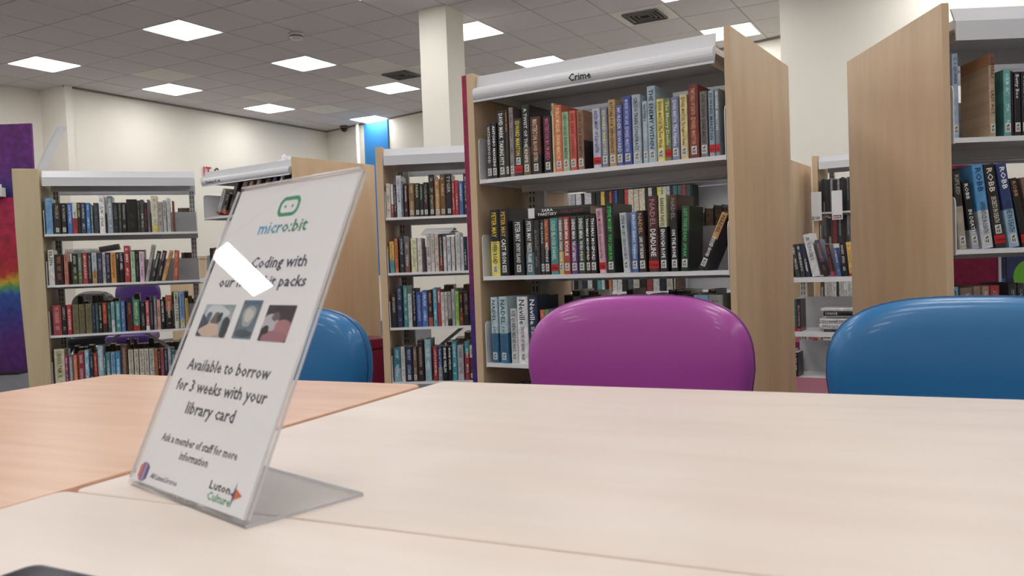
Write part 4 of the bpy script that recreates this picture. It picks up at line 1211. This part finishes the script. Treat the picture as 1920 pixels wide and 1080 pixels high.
# ================================================================== TABLES
TY = R(-24.8); TX = Vector((math.cos(TY), math.sin(TY), 0)); TN = Vector((-math.sin(TY), math.cos(TY), 0)); TZ = ZC - .21
FL = Vector((-.131, 1.486, 0))
def table(label, origin, W, D, matl, edge, rad=.02):
    """origin: far left corner; local x along the far edge, local -y towards us"""
    t = thing('table', label, 'table', (origin.x, origin.y, 0), TY)
    poly = []
    for cx, cy, a0 in ((W - rad, -rad, 0), (rad, -rad, 90), (rad, -D + rad, 180), (W - rad, -D + rad, 270)):
        for k in range(5): poly.append((cx + rad * math.cos(R(a0 + 22.5 * k)), cy + rad * math.sin(R(a0 + 22.5 * k))))
    q = MB(); q.prism(poly, 'z', TZ - .0225, TZ); o = q.obj('tabletop', matl, t, bevel=.0015)
    q = MB(); n = len(poly); c = (W / 2, -D / 2)
    q.tube([(p[0], p[1], TZ - .0125) for p in poly], .0095, 4, closed=True); q.obj('edge_band', edge, o)
    q = MB(); i = .07
    q.box(i, W - i, -i - .03, -i, TZ - .065, TZ - .023); q.box(i, W - i, -D + i, -D + i + .03, TZ - .065, TZ - .023); q.box(i, i + .03, -D + i, -i, TZ - .065, TZ - .023); q.box(W - i - .03, W - i, -D + i, -i, TZ - .065, TZ - .023)
    q.obj('under_frame', M_GREY, t)
    for lx in (i + .02, W - i - .02):
        for ly in (-i - .02, -D + i + .02):
            q = MB(); q.tube([(lx, ly, 0.01), (lx, ly, TZ - .023)], .02, 12); l = q.obj('leg', M_GREY, t, smooth=True)
            q = MB(); q.tube([(lx, ly, 0), (lx, ly, .012)], .024, 12); q.obj('foot', M_BLACK, l)
    return t
M_EDGW = mat('table_edge_pale', 'c9b6a6', .5); M_EDGB = mat('table_edge_beech', 'b88a68', .5)
table('white maple laminate table, the far one, filling the right side', FL, 1.6, .742, M_TABLE, M_EDGW, rad=.012)
o2 = FL - TN * .745 - TX * .010
table('white maple laminate table nearest to us, holding the acrylic sign', o2, 1.6, .75, M_TABLE, M_EDGW, rad=.012)
o3 = FL - TN * .040 - TX * (.778 + .003 + .010)
table('orange beech table on the left behind the acrylic sign', o3, .778, 1.55, M_BEECH, M_EDGB, rad=.03)

# ================================================================== CHAIRS
def chair(label, x, y, ang, top, matl, pip, w=.462, group=None, legs=M_CHROME):
    """x, y: middle of the backrest; ang: direction of the width; the sitter faces local -y"""
    t = thing('chair', label, 'chair', (x, y, 0), ang, group)
    hw, zb = w / 2, .50; H = top - zb; n = 2.9
    out = []                                              # outline (x, z), counter clockwise
    zc = top - .145
    for k in range(33):
        a = math.pi * k / 32; c_, s_ = math.cos(a), math.sin(a)
        out.append((hw * math.copysign(abs(c_) ** (2 / n), c_), zc + .145 * abs(s_) ** (2 / n)))
    for k in range(1, 8): out.append((-hw + .004 * k, zc - (zc - zb) * k / 8))
    for k in range(0, 9): out.append((-hw + .03 + (2 * hw - .06) * k / 8, zb))
    for k in range(7, 0, -1): out.append((hw - .004 * k, zc - (zc - zb) * k / 8))
    N = len(out); cz = (top + zb) / 2
    bend = lambda x_, y_: y_ - .35 * x_ * x_ + .0
    q = MB()
    rings = [(.0, .030), (.0, .012), (.003, -.006), (.010, -.018), (.022, -.026), (.05, -.032), (.10, -.036), (.16, -.037)]
    backr = [(.004, .040), (.012, .047), (.03, .052), (.08, .054)]
    allr = list(reversed(backr)) + rings
    for ins, yy in allr:
        for (px, pz) in out:
            dx, dz = px, pz - cz; fx = max(0, 1 - ins / hw); fz = max(0, 1 - ins / (H / 2))
            xx = dx * fx; q.v.append((xx, bend(xx, yy), cz + dz * fz))
    for i in range(len(allr) - 1):
        for j in range(N):
            j2 = (j + 1) % N; q.f.append((i * N + j, i * N + j2, (i + 1) * N + j2, (i + 1) * N + j)); q.mi.append(0)
    for base, yy in ((0, .055), ((len(allr) - 1) * N, -.038)):
        b = len(q.v); q.v.append((0, yy, cz))
        for j in range(N): q.f.append((b, base + j, base + (j + 1) % N)); q.mi.append(0)
    bk_ = q.obj('backrest', matl, t, smooth=True)
    q = MB(); q.tube([(px * .998, bend(px, .012), cz + (pz - cz) * .999) for px, pz in out], .0022, 6, closed=True); q.obj('piping', pip, bk_, smooth=True)
    q = MB(); q.box(-hw + .01, hw - .01, -.46, -.03, .40, .475); s = q.obj('seat', matl, t, smooth=False); b = s.modifiers.new('bevel', 'BEVEL'); b.width = .03; b.segments = 4
    q = MB(); q.box(-hw + .04, hw - .04, -.43, -.06, .375, .40); q.obj('seat_frame', M_BLACK, t)
    for sx in (-1, 1):
        q = MB(); q.tube([(sx * (hw - .05), .0, .0), (sx * (hw - .05), -.03, .38), (sx * (hw - .06), .02, .56)], .011, 10); q.obj('leg', legs, t, smooth=True)
        q = MB(); q.tube([(sx * (hw - .05), -.45, .0), (sx * (hw - .06), -.40, .385)], .011, 10); q.obj('leg', legs, t, smooth=True)
    return t
CA = R(-24)
chair('purple vinyl chair behind the white table in the centre', .247, 1.665, CA, ZC - .076, M_PURPLE, mat('piping_purple', '6a2a68', .5))
chair('blue vinyl chair at the right edge behind the white table', .79, 1.425, CA, ZC - .088, M_BLUE, mat('piping_blue', '174c7c', .5), w=.47)
chair('blue vinyl chair behind the orange table, half hidden by the acrylic sign', -.555, 2.045, CA, ZC - .094, M_BLUE, mat('piping_blue', '174c7c', .5))
chair('violet chair seen through the leftmost bookcase', -3.19, 7.05, R(12), ZC - .03, M_PURP2, mat('piping_violet', '3a2060', .5), w=.36)
chair('black chair seen through the left side of the leftmost bookcase', -3.62, 7.15, R(-20), ZC - .12, M_BLKV, M_BLACK)

# ================================================================== BENCHES
def bench(label, x, y, ang, w, d, h):
    t = thing('upholstered_bench', label, 'bench', (x, y, 0), ang, None)
    q = MB(); q.box(0, w, -d, 0, .03, h - .07); q.obj('base', M_PINK, t, bevel=.006)
    q = MB(); q.box(-.004, w + .004, -d - .004, .004, h - .069, h); c = q.obj('cushion', M_PINK, t, bevel=.012); 
    q = MB(); q.box(.02, w - .02, -d + .02, -.02, 0, .03); q.obj('plinth', M_BLACK, t)
bench('magenta bench on the floor between the Crime end panel and right chair', 1.237, 3.714, R(-31), .48, .45, .385)
bench('magenta bench beside the left blue chair, in front of a wooden panel', -.945, 5.405, R(-40), .22, .46, .50)
bench('magenta bench glimpsed under the low grey shelf', 1.93, 5.98, R(-32.6), .26, .22, .335)

# ================================================================== ACRYLIC SIGN
bx_, by_, yw, SW, tilt, SH = -.22515, .66987, -.75594, .22618, 1.14305, .32768
e_ = Vector((math.cos(yw), math.sin(yw), 0)); n_ = Vector((-math.sin(yw), math.cos(yw), 0)); u_ = math.cos(tilt) * n_ + math.sin(tilt) * Vector((0, 0, 1)); f_ = e_.cross(u_)
O_ = Vector((bx_, by_, TZ + .0035)) - SW * e_
sg = thing('acrylic_sign_holder', 'clear acrylic sign holder leaning back on the white table with a printed sheet', 'sign holder')
# sign frame: x along the sheet, y up the sheet, z out of the front
mm = Matrix((e_, u_, f_)).transposed().to_4x4(); mm.translation = O_; sg.matrix_world = mm
def rrect(x0, x1, y0, y1, r_, n=5):
    P = []
    for cx, cy, a0 in ((x1 - r_, y1 - r_, 0), (x0 + r_, y1 - r_, 90), (x0 + r_, y0 + r_, 180), (x1 - r_, y0 + r_, 270)):
        for k in range(n + 1): P.append((cx + r_ * math.cos(R(a0 + 90 * k / n)), cy + r_ * math.sin(R(a0 + 90 * k / n))))
    return P
q = MB(); q.prism(rrect(0, SW, 0, SH, .004), 'z', .0012, .0032); q.obj('front_sheet', M_ACRYL, sg)
q = MB(); q.prism(rrect(0, SW, 0, SH, .004), 'z', -.0032, -.0012); q.obj('back_sheet', M_ACRYL, sg)
for z0, z1 in ((.0010, .0034), (-.0034, -.0010)):          # polished cut edges catch the light
    q = MB()
    q.box(-.0006, .0004, .004, SH - .004, z0, z1); q.box(SW - .0004, SW + .0006, .004, SH - .004, z0, z1); q.box(.004, SW - .004, SH - .0004, SH + .0006, z0, z1)
    q.obj('cut_edge', M_EDGE, sg)
Rf = mm.to_3x3().inverted()
# the foot runs backwards along the table top under the sheet
fo = Rf @ n_; upv = Rf @ Vector((0, 0, 1)); fl_ = .118
q = MB(); b0 = Vector((0, 0, 0)) - upv * .0034
def addbox(q, o, a, b, c):
    i = len(q.v); q.v += [tuple(o), tuple(o + a), tuple(o + a + b), tuple(o + b), tuple(o + c), tuple(o + a + c), tuple(o + a + b + c), tuple(o + b + c)]
    for f in ((0, 3, 2, 1), (4, 5, 6, 7), (0, 1, 5, 4), (1, 2, 6, 5), (2, 3, 7, 6), (3, 0, 4, 7)): q.f.append(tuple(i + k for k in f)); q.mi.append(0)
ex = Vector((1, 0, 0))
addbox(q, b0, ex * SW, fo * fl_, upv * .003); q.obj('foot_sheet', acrylic('clear_acrylic_foot', .86, 1.35, .28), sg)
q = MB(); addbox(q, b0 + ex * (SW - .0003), ex * .0007, fo * fl_, upv * .003); addbox(q, b0 + fo * (fl_ - .0004), ex * SW, fo * .0008, upv * .003); q.obj('foot_edge', M_EDGE, sg)
q = MB(); q.tube([(0, .0, -.0002), (SW, .0, -.0002)], .0034, 8); q.obj('bend', M_ACRYL, sg, smooth=True)
# printed sheet
q = MB(); q.prism(rrect(.003, SW - .003, .003, SH - .003, .0005, 1), 'z', -.0003, .0003); sheet = q.obj('printed_sheet', mat('sheet_paper', 'f6f6f8', .8), sg)
Zt = .0005
NAVY = inkmat('2c2c4c'); GR = inkmat('4c4e58')
def T(s_, x, y, cap, L, m_): put_text(s_, sheet, (x, y, Zt), (1, 0, 0), (0, 1, 0), cap, L, m_)
# green outline face logo
def ringmesh(q, cx, cy, w, h, th, z0, z1):
    A = rrect(cx - w / 2, cx + w / 2, cy - h / 2, cy + h / 2, h * .42, 6); B = rrect(cx - w / 2 + th, cx + w / 2 - th, cy - h / 2 + th, cy + h / 2 - th, h * .42 - th * .8, 6)
    n = len(A); b = len(q.v); q.v += [(p[0], p[1], z0) for p in A] + [(p[0], p[1], z0) for p in B]
    for i in range(n): j = (i + 1) % n; q.f.append((b + i, b + j, b + n + j, b + n + i)); q.mi.append(0)
def disc(q, cx, cy, r_, z, k=0, n=16):
    b = len(q.v); q.v += [(cx + r_ * math.cos(2 * math.pi * i / n), cy + r_ * math.sin(2 * math.pi * i / n), z) for i in range(n)]; q.f.append(tuple(range(b, b + n))); q.mi.append(k)
LG = rainbow('logo_gradient', [(0.0, '4f9fd8'), (0.45, '4fb0b8'), (0.75, '2f9a62'), (1.0, '2e8a5a')], axis=0, sc=.01, z0=.0, z1=1.0)
GREEN = inkmat('2f9a66')
q = MB(); ringmesh(q, .1150, .2978, .0385, .0225, .0042, Zt, Zt); disc(q, .1085, .2978, .0017, Zt); disc(q, .1215, .2978, .0017, Zt); q.obj('logo_mark', GREEN, sheet)
o = put_text('micro:bit', sheet, (.0715, .2688, Zt), (1, 0, 0), (0, 1, 0), .0135, .0900, mat('micro_text', '3d9a8c', .5))
m_ = MATS['micro_text']; tc = nd(m_, 'ShaderNodeTexCoord'); sp_ = nd(m_, 'ShaderNodeSeparateXYZ'); cr = nd(m_, 'ShaderNodeValToRGB'); mr = nd(m_, 'ShaderNodeMapRange'); mr.inputs[2].default_value = TXT['micro:bit'][1]
lk(m_, tc.outputs['Object'], sp_.inputs[0]); lk(m_, sp_.outputs[0], mr.inputs[0]); lk(m_, mr.outputs[0], cr.inputs[0]); lk(m_, cr.outputs[0], bsdf(m_).inputs['Base Color'])
cr.color_ramp.elements[0].color = lin('5aa8e0'); cr.color_ramp.elements[1].color = lin('2e8a5a'); cr.color_ramp.elements[1].position = .75
T('Get Coding with', .0440, .2306, .0120, .1395, NAVY); T('our microbit packs', .0300, .2105, .0115, .1635, NAVY)
T('Available to borrow', .0285, .1205, .0118, .1590, GR); T('for 3 weeks with your', .0205, .0988, .0118, .1750, GR); T('library card', .0580, .0772, .0118, .0950, GR)
T('Ask a member of staff for more', .0310, .0468, .0078, .1495, GR); T('information', .0795, .0340, .0078, .0560, GR)
T('All Luton', .0368, .0098, .0050, .0290, inkmat('3a3a5a')); T('Libraries', .0668, .0101, .0050, .0265, inkmat('8a8aa0'))
T('Luton', .1515, .0182, .0070, .0365, inkmat('1c1c22')); T('Culture', .1530, .0088, .0070, .0410, inkmat('3a9a5a'))
q = MB(); b = len(q.v); cx, cy = .1950, .0190
star = []
for k in range(8): r_ = (.0115 if k % 4 == 2 else .0065) if k % 2 == 0 else .0022; a = math.pi / 4 * k; star.append((cx + r_ * math.cos(a), cy + r_ * math.sin(a), Zt))
q.v += star; q.f.append(tuple(range(8))); q.mi.append(0); q.obj('star_mark', inkmat('4a2472'), sheet)
q = MB(); q.v += [(.1965, .0245, Zt + .0001), (.2085, .0200, Zt + .0001), (.1965, .0150, Zt + .0001)]; q.f.append((2, 1, 0)); q.mi.append(0); q.obj('triangle_mark', inkmat('e0703a'), sheet)
stripes = [('e87a3a', -.0085), ('c84a5a', -.0052), ('9a4a8a', -.0018), ('b8a8d0', .0016), ('5a4a9a', .0050), ('3a3a7a', .0082)]
for c_, dx in stripes:
    hh_ = math.sqrt(max(0, 1 - (dx / .0112) ** 2)) * .0095
    q = MB(); x_ = .0195 + dx; q.v += [(x_ - .0015, .0132 - hh_, Zt), (x_ + .0012, .0132 - hh_, Zt), (x_ + .0012, .0132 + hh_, Zt), (x_ - .0015, .0132 + hh_, Zt)]; q.f.append((0, 1, 2, 3)); q.mi.append(0); q.obj('stripe_mark', inkmat(c_), sheet)
# three printed photographs
def photo(name, x0, x1, y0, y1, base, blobs):
    q = MB(); q.v += [(x0, y0, Zt), (x1, y0, Zt), (x1, y1, Zt), (x0, y1, Zt)]; q.f.append((0, 1, 2, 3)); q.mi.append(0)
    p = q.obj('photo_print', noise_mat(name, base[0], base[1], (1, 1, 1), 60, rough=.7), sheet)
    for i, (bx, by, rw, rh, c_) in enumerate(blobs):
        q = MB(); b = 0
        cx, cy = x0 + bx * (x1 - x0), y0 + by * (y1 - y0)
        q.v += [(min(max(cx + rw * (x1 - x0) * math.cos(a) * (1 + .15 * math.sin(3 * a + i)), x0), x1), min(max(cy + rh * (y1 - y0) * math.sin(a) * (1 + .1 * math.cos(2 * a + i)), y0), y1), Zt + .00006 * (i + 1)) for a in [2 * math.pi * k / 20 for k in range(20)]]
        q.f.append(tuple(range(20))); q.mi.append(0); q.obj('photo_shape', inkmat(c_), p)
photo('photo_children', .0198, .0820, .1557, .1910, ('8fa0a8', 'c4ccd0'), [(.1, .35, .18, .4, '34405a'), (.88, .3, .14, .34, '20262e'), (.45, .75, .4, .22, 'd4dce0'), (.5, .55, .14, .2, '6a5a50'), (.42, .2, .34, .2, 'd8c0ac'), (.62, .6, .08, .16, '20303a'), (.25, .62, .08, .16, '506a7a')])
photo('photo_kit', .0955, .1315, .1562, .1960, ('5a6c7a', '7c8c96'), [(.5, .58, .32, .3, 'a8b0b0'), (.5, .60, .22, .18, 'd0d0c8'), (.5, .14, .46, .10, '46545e'), (.5, .93, .48, .05, '4a6a86')])
photo('photo_hands', .1445, .1930, .1557, .1915, ('3a3236', '4a4044'), [(.25, .45, .26, .34, 'c4c0c8'), (.78, .3, .34, .32, 'b07c80'), (.55, .12, .5, .16, 'a8727c'), (.4, .68, .14, .12, '6a6068'), (.16, .3, .14, .12, '1c181c')])

# dark gadget poking into the lower left corner
t = thing('phone', 'dark blue phone at the bottom left edge, on the nearest table', 'phone', (-.309, .519, TZ), R(63))
q = MB(); q.prism(rrect(-.04, .04, -.07, .062, .010), 'z', .0005, .0085); q.obj('body', mat('phone_body', '222c40', .35), t, bevel=.001)
q = MB(); q.prism(rrect(-.036, .036, -.066, .058, .008), 'z', .0086, .009); q.obj('screen', mat('phone_glass', '101624', .08), t)

# ================================================================== ODDMENTS ON AND BEHIND THE SHELVES
# acrylic label stand leaning on the leftmost bookcase
t = bpy.data.objects.new('plastic_label_stand', None); COL.objects.link(t); tag(t, 'tall white plastic label stand leaning on top of the leftmost bookcase', 'label stand')
U_ = Vector((.46, .02, .88)).normalized(); W_ = Vector((-.30, .95, 0)); W_ = (W_ - W_.dot(U_) * U_).normalized(); F_ = W_.cross(U_)
mm = Matrix((W_, U_, F_)).transposed().to_4x4(); mm.translation = (-2.962, 5.235, ZC + .686); t.matrix_world = mm
q = MB(); q.box(0, .19, 0, .315, -.002, .002); q.obj('sheet', mat('milky_plastic', 'e4e6ea', .25), t); q = MB(); q.box(.02, .17, .03, .12, -.0045, -.0022); q.box(.02, .17, .15, .2, -.0045, -.0022); q.obj('printed_patch', mat('grey_print', 'b8bcc4', .6), t)
q = MB(); q.box(0, .008, 0, .315, -.0135, -.0046); q.obj('edge_fold', M_EDGE, t)
# crumpled tissue on the Fiction header
def crumple(name, label, loc, s, seed):
    bm = bmesh.new(); bmesh.ops.create_icosphere(bm, subdivisions=3, radius=1.0); rnd = random.Random(seed)
    for v in bm.verts:
        k = 1 + .28 * math.sin(5 * v.co.x + seed) * math.cos(4.3 * v.co.y) + .16 * math.sin(9 * v.co.z + 2 * v.co.x) + rnd.uniform(-.10, .10); v.co = Vector((v.co.x * s[0] * k, v.co.y * s[1] * k, max(v.co.z * s[2] * k, -s[2] * .8)))
    me = bpy.data.meshes.new(name); bm.to_mesh(me); bm.free(); me.materials.append(M_PAPER); o = link(name, me, None, loc); return tag(o, label, 'paper')
p = umat('fic') @ Vector((.72, .13, 0)); crumple('crumpled_tissue', 'crumpled white tissue lying on top of the Fiction header', (p.x, p.y, ZC + .668), (.06, .05, .052), 3)
# magazines lying over the books of the bookcase below the pillar
for i in range(5):
    M_ = umat('mid') @ Matrix.Translation((.195 + .006 * i, .02 + .006 * i, ZC + .1775 + .0075 * i)) @ Matrix.Rotation(R((-6, 3, -2, 8, 5)[i]), 4, 'Z')
    t = bpy.data.objects.new('magazine', None); COL.objects.link(t); t.matrix_world = M_
    tag(t, ('bottom', 'second lowest', 'middle', 'second highest', 'top')[i] + ' white magazine of the pile lying across books below the pillar', 'magazine', 'magazines lying across the books')
    q = MB(); q.box(0, .17, 0, .22, 0, .0055); q.obj('pages', M_PAPER, t); q = MB(); q.box(-.001, .171, -.001, .221, .0055, .0066); q.obj('cover', mat('mag_cover_%d' % (i % 2), ('c8ccd0', 'dcdcdc')[i % 2], .35), t)
# white storage box and cabinet further back, between the leftmost bookcase and the Fiction one
t = thing('cabinet', 'low pale wood cabinet behind the gap beside the leftmost bookcase', 'cabinet', (-3.55, 8.6, 0), R(-5))
q = MB(); q.box(0, 1.1, 0, .5, .06, 1.10); q.obj('body', M_WOOD, t); q = MB(); q.box(-.01, 1.11, -.015, .51, 1.10, 1.125); q.obj('top', M_WOOD, t)
for k in range(2):
    q = MB(); q.box(.02 + .54 * k, .54 + .54 * k, -.018, 0, .1, 1.06); d_ = q.obj('door', M_WOOD, t); q = MB(); q.tube([(.48 + .14 * k, -.03, .6), (.48 + .14 * k, -.03, .72)], .006, 8); q.obj('handle', M_CHROME, d_)
t = thing('storage_box', 'white storage box in front of the pale cabinet', 'box', (-2.98, 7.9, 0), R(-5))
q = MB(); q.box(0, .34, 0, .28, 0, .86); q.obj('carton', M_WPL, t); q = MB(); q.box(-.01, .35, -.01, .29, .86, .90); q.obj('lid', M_METAL, t)
# face-out red book behind the Fiction shelf
M_ = umat('fic') @ Matrix.Translation((.06, .395, ZC + .377)) @ Matrix.Rotation(R(90), 4, 'Z') @ Matrix.Rotation(0, 4, 'Z')
M_ = umat('fic') @ Matrix(((0, 1, 0, .045), (-1, 0, 0, .42), (0, 0, 1, ZC + .376), (0, 0, 0, 1)))
bb = make_book(M_, .022, .185, .13, '7a1418', 'c08080', '', '', 'dark red book facing out behind the sloping Fiction shelf', None)
put_text('Co', bb, (.0224, .055, .125), (0, 1, 0), (0, 0, 1), .024, .045, inkmat('e0b0a0')); put_text('Ige', bb, (.0224, .03, .085), (0, 1, 0), (0, 0, 1), .024, .055, inkmat('e0b0a0'))
# magenta board and picture books behind the right bookcase
t = thing('display_board', 'magenta textured board standing behind the bookcase at right edge', 'board', (1.70, 3.36, 0), R(-1))
q = MB(); q.box(0, .275, 0, .03, .02, 1.42); q.obj('panel', M_MAG2, t); q = MB(); q.box(.276, .286, -.005, .035, .02, 1.42); q.obj('edge_trim', M_METAL, t); q = MB(); q.box(.03, .25, -.1, .13, 0, .02); q.obj('foot', M_BLACK, t)
def picture_book(label, u, x, y, z, c1, c2, c3, tx, inkc):
    M_ = umat(u) @ Matrix(((0, 1, 0, x), (-1, 0, 0, y), (0, 0, 1, z), (0, 0, 0, 1)))
    b_ = make_book(M_, .012, .24, .20, c1 + '/' + c2 + '@.4', 'ffffff', '', '', label, None, cover=(c1, c2))
    q = MB(); q.v += [(.0123, .10 + .07 * math.cos(a), .10 + .075 * math.sin(a)) for a in [2 * math.pi * k / 20 for k in range(20)]]; q.f.append(tuple(range(20))); q.mi.append(0); q.obj('cover_picture', inkmat(c3), b_)
    if tx: put_text(tx, b_, (.0126, .04, .135), (0, 1, 0), (0, 0, 1), .03, .10, inkmat(inkc))
picture_book('blue picture book facing out, seen through the bookcase at right edge', 'right', .665, 1.30, ZC - .245, '2a5ab0', '101c4a', '7ab8e0', 'Nick', 'c81e28')
picture_book('green picture book facing out, seen through the bookcase at right edge', 'right', .87, 1.30, ZC - .245, '141c4a', '203060', '6ab038', '', 'c81e28')
t = thing('picture_book_rack', 'wire rack carrying the picture books behind the right bookcase', 'rack', (*(umat('right') @ Vector((.62, 1.20, 0))).to_2d(), 0), R(-1))
q = MB(); q.box(0, .55, 0, .12, ZC - .26, ZC - .247); q.obj('ledge', M_METAL, t); q = MB(); q.box(0, .55, .125, .135, 0, ZC + .05); q.obj('back_panel', M_METAL, t)
# red letters of a wall sign
t = thing('wall_sign', 'red IT wall lettering above the Fiction header', 'sign', (-4.745, 12.82, ZC + 1.50), R(60.2))
put_text('IT', t, (.05, -.012, .0), (1, 0, 0), (0, 0, 1), .155, .15, inkmat('b81e36')); q = MB(); q.box(.0, .6, -.01, -.002, -.06, -.03); q.obj('sign_rail', M_GREY, t)
put_text('S', t, (.25, -.012, .0), (1, 0, 0), (0, 0, 1), .155, .1, inkmat('3a3640'))
